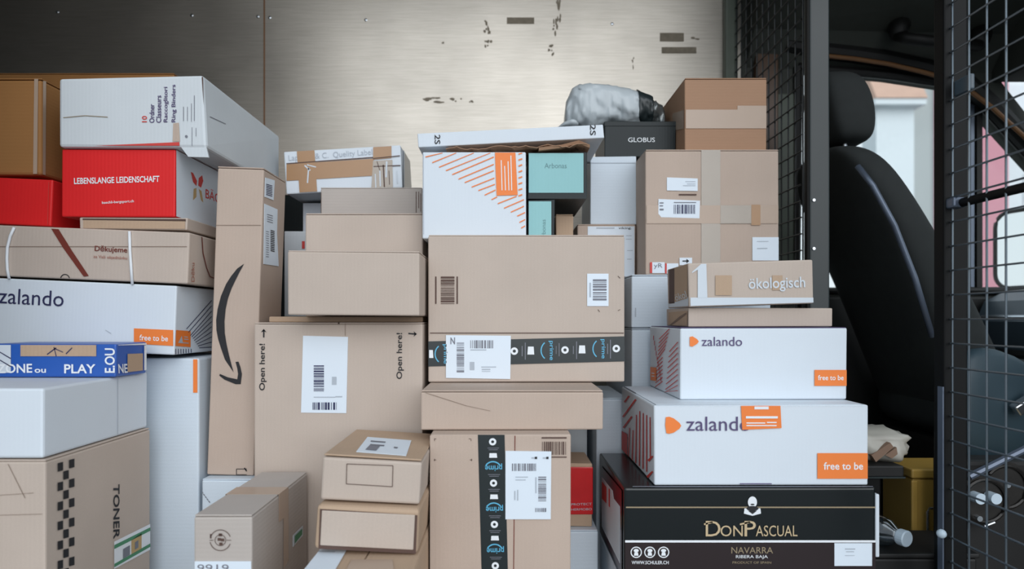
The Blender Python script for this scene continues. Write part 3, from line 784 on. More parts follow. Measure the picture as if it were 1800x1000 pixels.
ok.text('lettering', 'left', 'ökol', (1190, 529), (1210, 523), 12, 'paper_dull', 3)

B = Box('cardboard_box', 'lower plain white carton behind the shoe cartons', 'box', 1110, 1330, 1.55, 0, 0.7262, 0.38, 'white_low', seam='x')
B = Box('cardboard_box', 'upper plain white carton behind the ecological box', 'box', 1110, 1355, 1.55, 0.7278, 0.8570, 0.38, 'white_low', seam='x')
B.rects('finger_tab', 'front', [(1116, 541, 1118, 557)], 'ink_pale', 1)
lbx = Box('cardboard_box', 'big brown box with crossed clear tape and several white labels', 'box', 1135, 1369, 1.56, 0.8585, 1.1640, 0.30, 'kraft_pink', seam='x')
lbx.rects('tape', 'front', [(1232.5, 264, 1266, 482)], 'tape_clear', 1)
lbx.rects('tape', 'front', [(1136, 361, 1368, 393)], 'tape_pale', 2)
lbx.rects('tape', 'front', [(1266, 361, 1322, 393)], 'tape_clear', 3)
lbx.rects('tape', 'front', [(1320, 360, 1336, 396)], 'tape_brown', 4)
k = lbx.sheet('address_label', 'front', [(1172, 312), (1226, 314), (1226, 336), (1172, 335)], 'paper', 2)
lbx.rects('print', 'front', [(1204, 319, 1222, 320), (1207, 323, 1222, 324), (1200, 326, 1222, 327)], 'ink_pale', 4, k)
lbx.rects('stamp', 'front', [(1193, 341, 1224, 343.5)], 'ink_brown', 2)
k = lbx.sheet('shipping_label', 'front', [(1157, 350), (1230, 353), (1229, 384), (1162, 382), (1157, 376)], 'paper', 3)
lbx.barcode('front', (1184, 360, 1222, 376), 'ink_navy', 5, k, seed=4)
lbx.rects('print', 'front', [(1159, 356, 1166, 358), (1159, 361, 1165, 363), (1159, 367, 1166, 370), (1184, 355.5, 1223, 357)], 'ink_grey', 5, k)
k = lbx.sheet('address_label', 'front', [(1322, 417), (1368, 417), (1368, 458), (1322, 458)], 'paper', 3)
lbx.rects('print', 'front', [(1330, 436, 1348, 437.5), (1330, 424, 1350, 425)], 'ink_pale', 5, k)
k = lbx.sheet('red_edged_label', 'front', [(1142, 461), (1168, 461), (1168, 480), (1142, 480)], 'paper', 3)
lbx.rects('red_edge', 'front', [(1142, 461, 1146, 480)], 'ink_red', 5, k)
lbx.text('print', 'front', 'yR', (1149, 473), (1164, 473), 10, 'ink_grey', 5, k)
k = lbx.sheet('red_edged_label', 'front', [(1168.5, 463), (1192, 463), (1192, 481), (1168.5, 481)], 'paper', 3)
lbx.rects('red_edge', 'front', [(1168.5, 463, 1171.5, 481)], 'ink_red', 5, k)
k = lbx.sheet('arrow_label', 'front', [(1194, 453), (1216, 453), (1216, 466), (1194, 466)], 'paper', 4)
lbx.ink('arrow', 'front', [line(1199, 459, 1207, 459, 2), [(1206, 455), (1211, 459), (1206, 463)]], 'ink', 6, k)
ub = Box('cardboard_box', 'tan brown box banded with clear tape on top beside the cage', 'box', 1204, 1348, 1.60, 1.1655, 1.3545, 0.28, 'kraft_tan', seam='x')
ub.rects('tape', 'front', [(1204.5, 193, 1347.5, 226)], 'tape_pale', 1)
ub.rects('tape', 'front', [(1296, 186, 1347.5, 193)], 'tape_pale', 1)
ub.ink('tape', 'left', [[(1183, 200), (1203, 193), (1203, 226), (1183, 230)]], 'tape_pale', 1)

lx = Box('cardboard_box', 'brown box with a white delivery note under the plain white carton', 'box', 1015, 1117, 1.66, 0.8590, 0.9960, 0.25, 'kraft_pink', seam='x')
k = lx.sheet('delivery_note', 'front', [(1033, 398), (1115, 398), (1115, 486), (1033, 486)], 'paper', 1)
lx.text('print', 'front', 'viking.', (1087, 404), (1110, 404), 5, 'ink', 3, k, bold=0.01)
lx.rects('print', 'front', [(1048, 400, 1080, 402), (1100, 414, 1110, 415), (1100, 420, 1110, 421), (1102, 440, 1112, 441), (1102, 455, 1110, 456)], 'ink_pale', 3, k)
wr = Box('white_carton', 'plain white upright carton below the black card box', 'box', 1038, 1118, 1.67, 0.9970, 1.1750, 0.18, 'white_low', bev=0.002)
wr.rects('lid_line', 'front', [(1039, 286, 1117.5, 287)], 'ink_pale', 1)
gb = Box('black_box', 'black card box with small white lettering beside the tan box', 'box', 1063, 1188, 1.68, 1.1765, 1.2690, 0.18, 'black_card', bev=0.002)
gb.text('lettering', 'front', 'GLOBUS', (1104, 250), (1151, 250), 8, 'ink_white', 1, bold=0.004)
obj('lid', box_bm(-gb.w/2-0.0012, gb.w/2+0.0012, -0.0012, gb.d, gb.h-0.012, gb.h+0.0008, bev=0.001, seg=1), 'black_card', gb.root)

# poly mailer bag lying on the black card box
pb = empty('poly_mailer', (0.30, 1.78, 1.2705), 'grey white poly mailer with dark taped end lying on top', 'bag')
from mathutils import noise as NZ
def mailer(xa, xb, prof, seed, n=26, amp=0.008, close=True):
    rings = []
    m = 4*(len(prof)-1)
    for i in range(m+1):
        t = i/m; x = xa+(xb-xa)*t; u = t*(len(prof)-1); a0 = min(int(u), len(prof)-2); fr = u-a0
        hh = prof[a0][0]*(1-fr)+prof[a0+1][0]*fr; hd = prof[a0][1]*(1-fr)+prof[a0+1][1]*fr
        r = []
        for k in range(n):
            a = 2*math.pi*k/n; c, s_ = math.cos(a), math.sin(a)
            y = math.copysign(abs(c)**0.6, c)*hd; z = math.copysign(abs(s_)**0.75, s_)*hh
            q = Vector((x*9, y*9, z*9))
            dn = (NZ.noise(q*1.6+Vector((seed, 0, 0)))*1.2+NZ.noise(q*4.5+Vector((0, seed, 0)))*0.6-0.55*abs(NZ.noise(Vector((q.x*3.0+q.z*5, q.y*9, q.z*9-q.x*4))+Vector((seed, 2, 0))))+0.3*NZ.noise(q*13))*amp
            zz = hh+z+dn
            r.append(Vector((x+dn*0.5, y+dn, max(zz, 0.0006))))
        rings.append(r)
    return loft_bm(rings)
xs0, xs1 = Xp(999, 1.70)-0.30, Xp(1130, 1.70)-0.30
P1 = [(0.040, 0.05), (0.056, 0.07), (0.060, 0.078), (0.062, 0.08), (0.063, 0.08), (0.064, 0.08), (0.063, 0.08), (0.062, 0.08), (0.060, 0.079), (0.058, 0.078), (0.056, 0.077), (0.054, 0.077), (0.052, 0.076), (0.050, 0.075)]
obj('body', mailer(xs0, xs1, P1, 4, n=44, amp=0.010), 'poly', pb, True)
obj('tape_band', mailer(xs1-0.008, xs1+0.030, [(0.053, 0.0785), (0.051, 0.078), (0.049, 0.077), (0.046, 0.076)], 9, n=44, amp=0.008), 'tape_black', pb, True)
obj('twisted_end', mailer(xs1+0.028, Xp(1181, 1.70)-0.30, [(0.043, 0.074), (0.040, 0.070), (0.041, 0.068), (0.036, 0.062), (0.034, 0.06), (0.028, 0.05), (0.020, 0.035)], 9, n=44, amp=0.016), 'foil', pb, True)
obj('loose_flap', mailer(Xp(985, 1.66)-0.30, xs0+0.03, [(0.004, 0.03), (0.010, 0.05), (0.013, 0.06), (0.012, 0.06)], 2, amp=0.004), 'poly', pb, True)

# ------------------------------------------------------------------ cartons: middle
pt = Box('cardboard_box', 'tall brown carton with vertical black printed tape at the bottom', 'box', 755, 1003, 1.16, 0, 0.5390, 0.40, 'kraft_pink', bev=0.003)
obj('flap', box_bm(-pt.w/2+0.001, Xp(905, 1.16)-pt.root.location.x-0.0008, -0.0008, 0.0004, 0.003, pt.h-0.002), 'kraft_pink', pt.root)
pt.ink('seam', 'front', [[(904.5, 764), (906, 764), (903, 1060), (901.5, 1060)]], 'ink_rust', 1)
tp = pt.sheet('tape', 'front', [(840, 764), (887, 764), (894.5, 1075), (848.5, 1075)], 'tape_black', 1)
ya = 764
def prime_v(b, cx, y, tape):
    b.text('tape_print', 'front', 'prime', (cx+15, y), (cx-15, y+0.5), 13, 'ink_blue', 3, tape, bold=0.01)
    b.ink('tape_print', 'front', b.arc(cx-1, y-2+14, 14, 16.2, 215, 325, 12), 'ink_blue', 3, tape)
for i in range(4):
    dx = i*1.55; oy = 72.5*i
    pt.ink('tape_print', 'front', pt.arc(866+dx, 776+oy, 2.6, 6.4, 0, 360, 16), 'ink_white', 3, tp)
    pt.rects('tape_print', 'front', [(858+dx, 786+oy, 876+dx, 787), (860+dx, 789+oy, 874+dx, 790+oy)] if False else [(857+dx, 786.5+oy, 877+dx, 787.5+oy), (859+dx, 789.5+oy, 875+dx, 790.5+oy), (858+dx, 833+oy, 879+dx, 834+oy), (860+dx, 836+oy, 877+dx, 837+oy)], 'ink_grey', 3, tp)
    pt.ink('tape_print', 'front', [[(860.5+dx, 796+oy), (873+dx, 796+oy), (874+dx, 804+oy), (860+dx, 804+oy)]], 'ink_white', 3, tp)
    prime_v(pt, 867.5+dx, 814+oy, tp)
k = pt.sheet('shipping_label', 'front', [(888.5, 792), (969, 793), (968, 912), (888.5, 912)], 'paper', 3)
pt.barcode('front', (900, 814, 942, 827), 'ink_grey', 5, k, seed=11)
pt.barcode('front', (946, 837, 960, 880), 'ink_grey', 5, k, vertical=False, seed=12)
pt.barcode('front', (941, 892, 960, 899), 'ink_grey', 5, k, seed=13)
pt.rects('print', 'front', [(934, 803, 943, 805.5), (954, 803, 963, 805.5), (906, 837, 928, 838.5), (906, 842, 924, 843.5), (904, 862, 906, 878), (909, 860, 911, 879), (941, 838, 943, 866)], 'ink_pale', 5, k, split=True)
pt.rects('print', 'front', [(940, 802, 944, 806), (960, 802, 964, 806)], 'ink', 6, k)
pt.barcode('front', (953, 776, 996, 799), 'ink_brown', 1, None, seed=21)
pt.rects('print', 'front', [(952, 768, 996, 770.5), (967, 802, 996, 804)], 'ink_brown', 1)
pt.ink('corner_mark', 'front', [line(a, b, a+4, b, 1) for a, b in ((763, 771), (824, 771), (763, 808), (826, 808))]+[line(a, b, a, b+4, 1) for a, b in ((764, 771), (828, 771), (764, 806), (829, 806))], 'ink_brown', 1)

sl = Box('cardboard_box', 'long flat brown box under the carton with horizontal black tape', 'box', 740, 1060, 1.20, 0.5400, 0.6150, 0.44, 'kraft_pink', seam='x')
sl.ink('crease', 'front', [line(748, 690, 820, 713, 0.8), line(820, 713, 862, 722, 0.6)], 'ink_seam', 1)
pr = Box('cardboard_box', 'large brown carton with horizontal black printed tape and two labels', 'box', 753, 1098, 1.34, 0.6165, 0.9260, 0.30, 'kraft', seam='x')
pr.rects('seam', 'front', [(756, 584.5, 1097, 586)], 'ink_brown', 1)
tp = pr.sheet('tape', 'front', [(753, 600), (1097.5, 591), (1098, 635), (753, 644)], 'tape_black', 1)
for cx_, cy_ in ((988-4, 620-5), (1043, 613), (904, 618), (994, 615)): pass
def prime_h(cx, cy):
    pr.text('tape_print', 'front', 'prime', (cx+7, cy-17), (cx+7, cy+17), 8, 'ink_blue', 3, tp, bold=0.01, extra_v=(-9, 0) if False else (9, 0))
    pr.ink('tape_print', 'front', pr.arc(cx+12, cy, 17, 19, 130, 230, 12), 'ink_blue', 3, tp)
for cx_, cy_ in ((771, 622), (957, 616), (1048, 613)): prime_h(cx_, cy_)
for cx_, cy_ in ((904, 617), (993, 615), (1083, 612.5)):
    pr.ink('tape_print', 'front', pr.arc(cx_, cy_, 2.8, 6.6, 0, 360, 16), 'ink_white', 3, tp)
for cx_, cy_ in ((756, 622), (933, 616), (1023, 614)):
    pr.ink('tape_print', 'front', [[(cx_-5, cy_-7), (cx_+5, cy_-7), (cx_+6, cy_+7), (cx_-6, cy_+7)]], 'ink_white', 3, tp)
pr.rects('tape_print', 'front', [(922.5, 602, 924, 632), (917, 608, 918.5, 626), (982, 603, 983.3, 626), (977, 608, 978, 622), (1012.5, 600, 1014, 631), (1007, 608, 1008.3, 622), (1072, 597, 1073.5, 630), (1067, 604, 1068.5, 622)], 'ink_grey', 3, tp)
k = pr.sheet('shipping_label', 'front', [(784, 589), (898, 590), (897, 666), (784, 664)], 'paper', 3)
pr.barcode('front', (827, 598, 868, 612), 'ink_grey', 5, k, seed=31)
pr.barcode('front', (803, 602, 816, 655), 'ink_grey', 5, k, vertical=False, seed=32)
pr.rects('print', 'front', [(827, 614, 855, 615.5), (846, 644, 872, 645.5), (847, 648, 862, 650), (847, 652, 862, 653), (826, 636, 834, 650)], 'ink_pale', 5, k, split=True)
pr.text('print', 'front', 'N', (792, 605), (800, 605), 12, 'ink_grey', 5, k, bold=0.02)
k = pr.sheet('barcode_label', 'front', [(1032, 481), (1069.5, 481), (1069.5, 538), (1032, 538)], 'paper', 1)
pr.barcode('front', (1042, 491, 1066, 528), 'ink_grey', 3, k, vertical=False, seed=33, cell=1.3)
pr.rects('print', 'front', [(1036, 497, 1038.5, 522)], 'ink_pale', 3, k)
pr.barcode('front', (775, 486, 799, 534), 'ink_brown', 1, None, vertical=False, seed=34, cell=1.3)
pr.rects('print', 'front', [(765, 486, 767.5, 534), (802.5, 486, 805, 534)], 'ink_brown', 1)
pr.ink('corner_mark', 'front', [line(1086, 485, 1090, 489, 1), line(1086, 546, 1090, 544, 1), line(1051, 544, 1054, 548, 1)], 'ink_brown', 1)

oz = Box('shoe_carton', 'white shoe carton with orange diagonal stripes on the big carton', 'box', 743, 925, 1.42, 0.9275, 1.1215, 0.18, 'white')
st_ = []
xs_ = [(748, 276, 778, 263.5), (760, 286, 802, 267.5), (772, 294, 833, 267.5), (784, 300, 862, 267), (795, 307, 868, 276), (806, 315, 868, 289), (817, 321, 868, 300), (829, 329, 869, 313), (841, 335, 870, 324), (852, 343, 871, 334), (864, 351, 874, 346),
       (875, 358, 908, 345), (886, 366, 921, 351), (898, 373, 921, 362.5), (909, 380, 923, 373.5), (913, 391, 923, 386), (916, 401, 923, 397)]
for a_, b_, c_, d_ in xs_: st_.append(line(a_, max(b_, 269), c_, max(d_, 268.6), 1.8))
for i in range(8): st_.append(line(911.5, 271+10.5*i, 918, 268.7+10.5*i, 2.4))
oz.ink('stripe_print', 'front', st_, 'ink_orange', 1)
k = oz.sheet('orange_sticker', 'front', [(870, 268.4), (906, 268.4), (910, 343), (873, 344)], 'ink_orange', 2)
oz.ink('print', 'front', [line(881+0.02*(y-280)*0+dx, 282+sh, 882.5+dx, 335, 1.5) for dx, sh, y in ((0, 0, 0), (6, 10, 0), (12, 2, 0), (17, -8, 0))], 'ink_white', 4, k)
oz.ink('edge_line', 'front', [line(744.5, 270, 745, 412, 0.8)], 'ink_pale', 1)

def framed(b, q):
    b.rects('front_panel', 'front', [q], 'mint', 1)
m1 = Box('mint_box', 'mint fronted black box lying wide above its upright twin', 'box', 928, 1032, 1.45, 1.0225, 1.1285, 0.26, 'black_card', bev=0.0015)
framed(m1, (928.8, 269.5, 1025.5, 339))
m1.text('lettering', 'front', 'Arbonas', (957, 296), (996, 296), 9, 'ink_teal', 2)
obj('lid', box_bm(-m1.w/2+0.001, m1.w/2-0.001, -0.001, 0.0, -0.0, 0.012), 'black_card', m1.root)
m2 = Box('mint_box', 'narrow mint fronted black box standing upright beneath another', 'box', 928, 975, 1.45, 0.9275, 1.0205, 0.26, 'black_card', bev=0.0015)
framed(m2, (928.8, 354, 969, 424))
m2.text('lettering', 'front', 'Arbonas', (959, 424), (959, 386), 7, 'ink_teal', 2)
B = Box('cardboard_box', 'small brown box in the shadow right of the upright mint box', 'box', 977, 1008, 1.52, 0.9275, 0.9990, 0.10, 'kraft_warm', seam='x')

ws_ = Box('cardboard_box', 'long flat white carton lying across the top of the middle stack', 'box', 735, 1062, 1.45, 1.1500, 1.1820, 0.24, 'white', roll=2.8, bev=0.002)
ws_.text('lettering', 'front', 'S/N', (757, 254), (757, 236), 9, 'ink', 1, bold=0.01) if False else ws_.text('lettering', 'front', '2S', (764, 237), (764, 253.5), 10, 'ink', 1, bold=0.01)
ws_.text('lettering', 'front', '2S', (1037, 219), (1037, 238), 10, 'ink', 1, bold=0.01)
# crumpled kraft paper between
kp = empty('packing_paper', (0.02, 1.47, 1.128), 'crumpled brown packing paper squeezed under the long white carton', 'paper')
def paper_bm():
    bm = bmesh.new(); nx, ny = 40, 8; rg = random.Random(5); g_ = []
    for j in range(ny):
        row = []
        for i in range(nx):
            x = -0.15+0.32*i/(nx-1); y = -0.035+0.14*j/(ny-1)
            base = 0.004+0.010*(i/(nx-1))
            z = base+0.007*NZ.noise(Vector((x*30, y*20, 1)))+0.004*NZ.noise(Vector((x*80, y*50, 2)))
            z = min(max(z, 0.0015), 0.013+0.045*(x+0.15)*0.42)
            row.append(bm.verts.new((x, y, z)))
        g_.append(row)
    for j in range(ny-1):
        for i in range(nx-1): bm.faces.new((g_[j][i], g_[j][i+1], g_[j+1][i+1], g_[j+1][i]))
    r = bmesh.ops.extrude_face_region(bm, geom=list(bm.faces))
    bmesh.ops.translate(bm, verts=[v for v in r['geom'] if isinstance(v, bmesh.types.BMVert)], vec=(0, 0, 0.0012))
    return bm
obj('sheet', paper_bm(), 'kraft_tan', kp)
obj('folded_end', loft_bm([[Vector((x, y, z)) for x, y, z in ((a, -0.03, b), (a, -0.034, b+0.006), (a, 0.02, b+0.008), (a, 0.02, b))] for a, b in ((0.06, 0.002), (0.11, 0.008), (0.15, 0.018), (0.165, 0.012), (0.175, 0.008))]), 'kraft_tan', kp)

# the gap right of the tall carton
B = Box('cardboard_box', 'white carton on the floor in the gap left of the wine case', 'box', 991, 1051, 1.36, 0, 0.2990, 0.20, 'white_low', seam='x')
rb = Box('red_packet', 'small brown box wrapped in red film in the gap beside the tall carton', 'box', 989, 1041, 1.38, 0.3000, 0.4365, 0.12, 'kraft_warm', bev=0.002)
rw = obj('film_wrap', box_bm(-rb.w/2-0.0015, rb.w/2+0.0015, -0.002, rb.d*0.9, 0.026, 0.129, bev=0.002), 'red_film', rb.root)
rb.text('print', 'front', 'HERMOBO', (1004, 897), (1040, 896), 4, 'ink_pale', 4, rw)
rb.text('print', 'front', 'PROTECT', (1004, 888), (1040, 887), 4, 'ink_pale', 4, rw)
B = Box('cardboard_box', 'white carton standing behind the gap above the wine case rear edge', 'box', 1048, 1104, 1.535, 0, 0.5590, 0.28, 'white_low', seam='x')
B = Box('cardboard_box', 'shadowed pale carton deep inside the gap behind the red packet', 'box', 985, 1032, 1.60, 0, 0.5370, 0.20, 'white_worn', seam='x')

# ------------------------------------------------------------------ cartons: left of the middle
oh = Box('cardboard_box', 'large brown carton marked Open here on both upper corners', 'box', 447, 743, 1.32, 0, 0.7420, 0.62, 'kraft', seam='y')
obj('raised_flap', box_bm(-oh.w/2+0.012, oh.w/2-0.006, 0.05, 0.60, oh.h+0.0005, oh.h+0.0125, bev=0.002), 'kraft_warm', oh.root)
oh.text('lettering', 'front', 'Open here!', (469, 686), (469, 604), 13, 'ink', 1, bold=0.012)
oh.text('lettering', 'front', 'Open here!', (710, 666), (710, 585), 13, 'ink', 1, bold=0.012)
oh.ink('arrow', 'front', [line(464, 593, 464, 580, 2.4), [(459, 584), (464, 578), (469, 584), (464, 582)], line(718, 586, 731, 587, 2.4), [(727, 582), (733, 587), (727, 592), (729, 587)]], 'ink', 1)
k = oh.sheet('shipping_label', 'front', [(533, 590), (612, 592), (609, 726), (529.5, 725)], 'paper', 1)
oh.barcode('front', (552, 642, 570, 688), 'ink_navy', 3, k, vertical=False, seed=41)
oh.barcode('front', (550, 707, 592, 720), 'ink_navy', 3, k, seed=42, cell=1.3)
oh.rects('print', 'front', [(552, 697, 590, 698.5), (584, 662, 592, 676), (590, 696, 602, 698)], 'ink_pale', 3, k, split=True)
oh.ink('crease', 'front', [line(607, 568, 607, 590, 0.7)], 'ink_seam', 1)

fb = Box('cardboard_box', 'plain brown box in front of the stepped trio', 'box', 505, 737, 1.25, 0.7565, 0.8830, 0.20, 'kraft', roll=-0.4, seam='x')
mb = Box('cardboard_box', 'plain brown box in the middle of the stepped trio', 'box', 537, 743, 1.47, 0.7560, 0.9930, 0.12, 'kraft', seam='x')
bb = Box('cardboard_box', 'plain brown box with side slots at the back of the stepped trio', 'box', 563, 742, 1.63, 0.7560, 1.0855, 0.19, 'kraft_grey', seam='x')
bb.rects('slot', 'front', [(563.5, 338, 565, 375), (731, 337, 732.2, 374), (735.5, 337, 736.7, 366), (739, 340, 740, 372)], 'ink_brown', 1)
wa = Box('white_carton', 'narrow white carton in the dark gap left of the stepped trio', 'box', 500, 560, 1.63, 0.7560, 0.9740, 0.12, 'white_worn', bev=0.002)
wa.rects('red_mark', 'front', [(531, 424, 536, 437)], 'ink_red', 1)
wb = Box('white_carton', 'white carton below the left end of the tape wrapped carton', 'box', 532, 586, 1.80, 0.7560, 1.0770, 0.10, 'white', bev=0.002)
lp = Box('cardboard_box', 'white carton crookedly wrapped in brown tape against the wall', 'box', 503, 708, 1.70, 1.0912, 1.2045, 0.17, 'white', roll=3.2)
lp.text('lettering', 'front', 'Laperte  & C.  Quelity Label', (508, 286), (655, 275), 13, 'ink_pale', 1)
lp.ink('lid_gap_shadow', 'front', [line(504, 288, 656, 277, 1.8)], 'ink_brown', 4)  # shadow of the lid gap drawn as a dark line
lp.ink('lid_gap_shadow', 'front', [line(656, 279, 706, 274, 1.6)], 'ink_brown', 5)
lp.ink('tape', 'front', [[(504, 289), (657, 279), (657, 309), (504, 318)]], 'tape_brown', 2)
lp.ink('tape', 'front', [[(522, 263), (553, 261.5), (558, 339), (527, 341)], ], 'tape_brown', 3)
lp.ink('tape', 'front', [[(656, 254), (688, 252), (688.5, 278), (656, 281)]], 'tape_brown', 3)
lp.ink('clear_tape', 'front', [[(656, 283), (690, 281), (691, 330), (653, 332)]], 'tape_clear', 3)
lp.ink('torn_paper', 'front', [line(536, 291, 546, 300, 2.5), line(543, 295, 541, 322, 2.4), line(540, 290, 556, 294, 2)], 'paper_dull', 4)
lp.ink('tape_wrinkle', 'front', [line(657, 293, 706, 291, 1.6), line(674, 290, 676, 329, 2.2), line(663, 284, 668, 300, 1.2), line(684, 300, 685, 325, 1.2)], 'ink_brown', 4)
lp.ink('tape_wrinkle', 'front', [line(668, 300, 669, 328, 2.4), line(680, 284, 679, 312, 3), line(660, 306, 661, 330, 2), line(698, 300, 699, 322, 2)], 'paper_dull', 5, split=True)

lp.ink('dark_end', 'right', [[(708, 256), (724, 272), (724, 345), (708, 332)]], 'tape_black', 1)  # darkness of an open end painted flat black on the face
lp.ink('end_edge', 'right', [line(708.6, 256, 708.9, 330, 1.6)], 'paper_dull', 2)
gap_dark = Box('black_box', 'added black block standing for the shade in the gap behind the tape wrapped white carton', 'box', 470, 690, 1.955, 0, 1.1300, 0.25, 'black_card', seam='x')  # black block added where the gap shows only deep shade
am = Box('cardboard_box', 'tall narrow brown carton with a big black curved arrow logo', 'box', 364, 446, 1.36, 0.4155, 1.0740, 0.138, 'kraft_pink', roll=-1.9, seam='x')
smile = [(429.5, 463.6), (417.5, 472), (407, 485), (398, 499), (389, 520), (383, 543), (380.5, 562), (381, 580), (384, 596), (389, 612), (396, 632), (405.5, 654), (411, 654), (407, 640), (402.5, 622), (398.5, 604), (395.5, 585), (395, 565), (397, 543), (401, 525), (407, 508), (413, 495), (421, 479)]
am.ink('smile_logo', 'front', [smile[i:i+2]+[smile[len(smile)-1-i]] if False else [smile[i], smile[i+1], smile[22-i-1] if 22-i-1 > i+1 else smile[i+1], smile[22-i]] for i in range(0, 11) if 22-i-1 > i+1], 'ink', 1)
am.ink('logo_arrow', 'front', [[(414.5, 636), (419.6, 635.4), (423, 645), (425.6, 657), (419, 657), (417.5, 647)], [(425.6, 657), (423.5, 675), (414.5, 675), (417.5, 666.5), (419, 657)], [(414.5, 675), (395, 667), (386, 660), (387, 657), (401, 663), (417.5, 666.5)]], 'ink', 1)
am.ink('crease', 'front', [line(380, 396, 461, 396, 0.8)], 'ink_seam', 1)
k = am.sheet('barcode_label', 'right', [(465.5, 312), (482, 317), (480, 352), (464.5, 346)], 'paper', 1)
am.ink('barcode', 'right', [[(466.5, 323+3*i), (477, 326+3*i), (477, 327.4+3*i), (466.5, 324.4+3*i)] for i in range(7)], 'ink_navy', 3, k)
k = am.sheet('shipping_label', 'right', [(464, 358), (487, 368), (486, 412), (489, 468), (462.5, 464)], 'paper', 1)
am.ink('barcode', 'right', [[(474, 404+3.2*i), (481, 406+3.2*i), (481, 407.6+3.2*i), (474, 405.6+3.2*i)] for i in range(12)], 'ink', 3, k)
am.ink('print', 'right', [[(468, 376+4*i), (478, 379+4*i), (478, 380.2+4*i), (468, 377.2+4*i)] for i in range(4)]+[[(466, 406+4*i), (471, 407+4*i), (471, 408+4*i), (466, 407+4*i)] for i in range(12)], 'ink_grey', 3, k)
am.ink('corner_mark', 'front', [line(416, 824, 416, 835, 1), line(416, 824, 434, 824, 1.2), line(416, 834, 434, 834, 1), line(430, 822, 434, 828, 2)], 'ink', 1)
wu = Box('white_carton', 'white carton on the floor beneath the tall narrow brown carton', 'box', 355, 446, 1.335, 0, 0.4140, 0.18, 'white_low', seam='x')
wu.ink('pen_mark', 'front', [line(352+i*3, 860+i*4, 354.5+i*3, 863+i*4, 1.6) for i in range(6)], 'ink_grey', 1)

nb = Box('cardboard_box', 'long brown carton end on with round stamp and numbered white label', 'box', 341, 443, 1.02, 0, 0.4360, 0.285, 'kraft_grey', seam='x', tape='tape_pale')
nb.ink('tape', 'right', [[(497, 860), (506, 853), (506, 985), (497, 1000)]], 'tape_pale', 1)
k = nb.sheet('number_label', 'front', [(343, 986), (442, 986), (442, 1040), (343, 1040)], 'paper', 1)
nb.text('print', 'front', '9919', (348, 1004), (403, 1004), 13, 'ink_grey', 3, k)
nb.ink('round_stamp', 'front', nb.arc(388, 949, 17.5, 18.8, 20, 170)+nb.arc(388, 949, 17.5, 18.8, 200, 340)+nb.arc(388, 949, 9, 10, 0, 360)+[line(369, 949, 376, 949, 1), line(399, 949, 407, 949, 1), line(371, 938, 371, 946, 2.5)]+[[(385+dx, 937+dy), (391+dx, 937+dy), (391+dx, 942+dy), (385+dx, 942+dy)] for dx, dy in ((0, 0), (-2, 8), (4, 9), (1, 16))], 'ink_brown', 1)
k = nb.sheet('shipping_label', 'right', [(514, 941), (531, 924), (531, 941), (514, 961)], 'paper_dull', 2)
nb.ink('print', 'right', [[(516, 942), (529, 929), (529, 939), (516, 955)]], 'ink_green', 4, k)

bp_ = Box('cardboard_box', 'brown carton at the bottom edge under the two small boxes', 'box', 530, 726, 0.965, 0, 0.3660, 0.335, 'kraft_warm', seam='y')
bp_.ink('label_sheet', 'top', [[(545, 948), (620, 950), (585, 1010), (480+20, 1008)]], 'paper', 2)
bp_.ink('label_print', 'top', [[(560, 958), (600, 959), (598, 961), (558, 960)], [(552, 970), (590, 971), (588, 973), (550, 972)]], 'ink_pale', 3)
bp_.ink('tape', 'top', [[(618, 985), (690, 985), (690, 1010), (605, 1010)]], 'tape_pale', 2)
sh = Box('mailer_box', 'lower small brown mailer box with recessed front panel', 'box', 552, 734, 1.034, 0.3715, 0.4440, 0.215, 'kraft_warm', roll=-2.9, bev=0.006)
sh.ink('recess_shade', 'front', [[(563, 894), (734, 905), (731, 975), (560, 966)]], 'ink_brown', 1)  # dark backing painted for the shade around the front panel
pnl = box_bm(-sh.w/2+0.010, sh.w/2-0.007, -0.0035, -0.0012, 0.008, sh.h-0.008, bev=0.001, seg=1)
obj('front_panel', pnl, 'kraft', sh.root)
su = Box('mailer_box', 'upper small brown mailer box with white label on its lid', 'box', 563, 737, 1.05, 0.4475, 0.5180, 0.235, 'kraft', roll=-3.4, bev=0.004)
su.ink('frame_print', 'front', [line(610, 815, 691, 818, 1.2), line(691, 818, 690, 855, 1.2), line(690, 855, 609, 850, 1.2), line(609, 850, 610, 815, 1.2)], 'ink_brown', 1)
obj('lid', box_bm(-su.w/2+0.001, su.w/2-0.001, 0.0015, su.d-0.001, su.h+0.0015, su.h+0.0045, bev=0.0012, seg=1), 'kraft_warm', su.root)
su.h += 0.0045
k = su.sheet('shipping_label', 'top', [(646, 769), (723, 775), (714, 802), (626, 795)], 'paper', 1)
su.ink('print', 'top', [[(652, 776), (678, 778), (677, 780), (651, 778)], [(651, 782), (676, 784), (675, 786), (650, 784)], [(650, 784), (668, 786), (661, 794), (642, 792)], [(693, 787), (700, 788), (698, 790), (692, 789)]], 'ink_grey', 3, k)

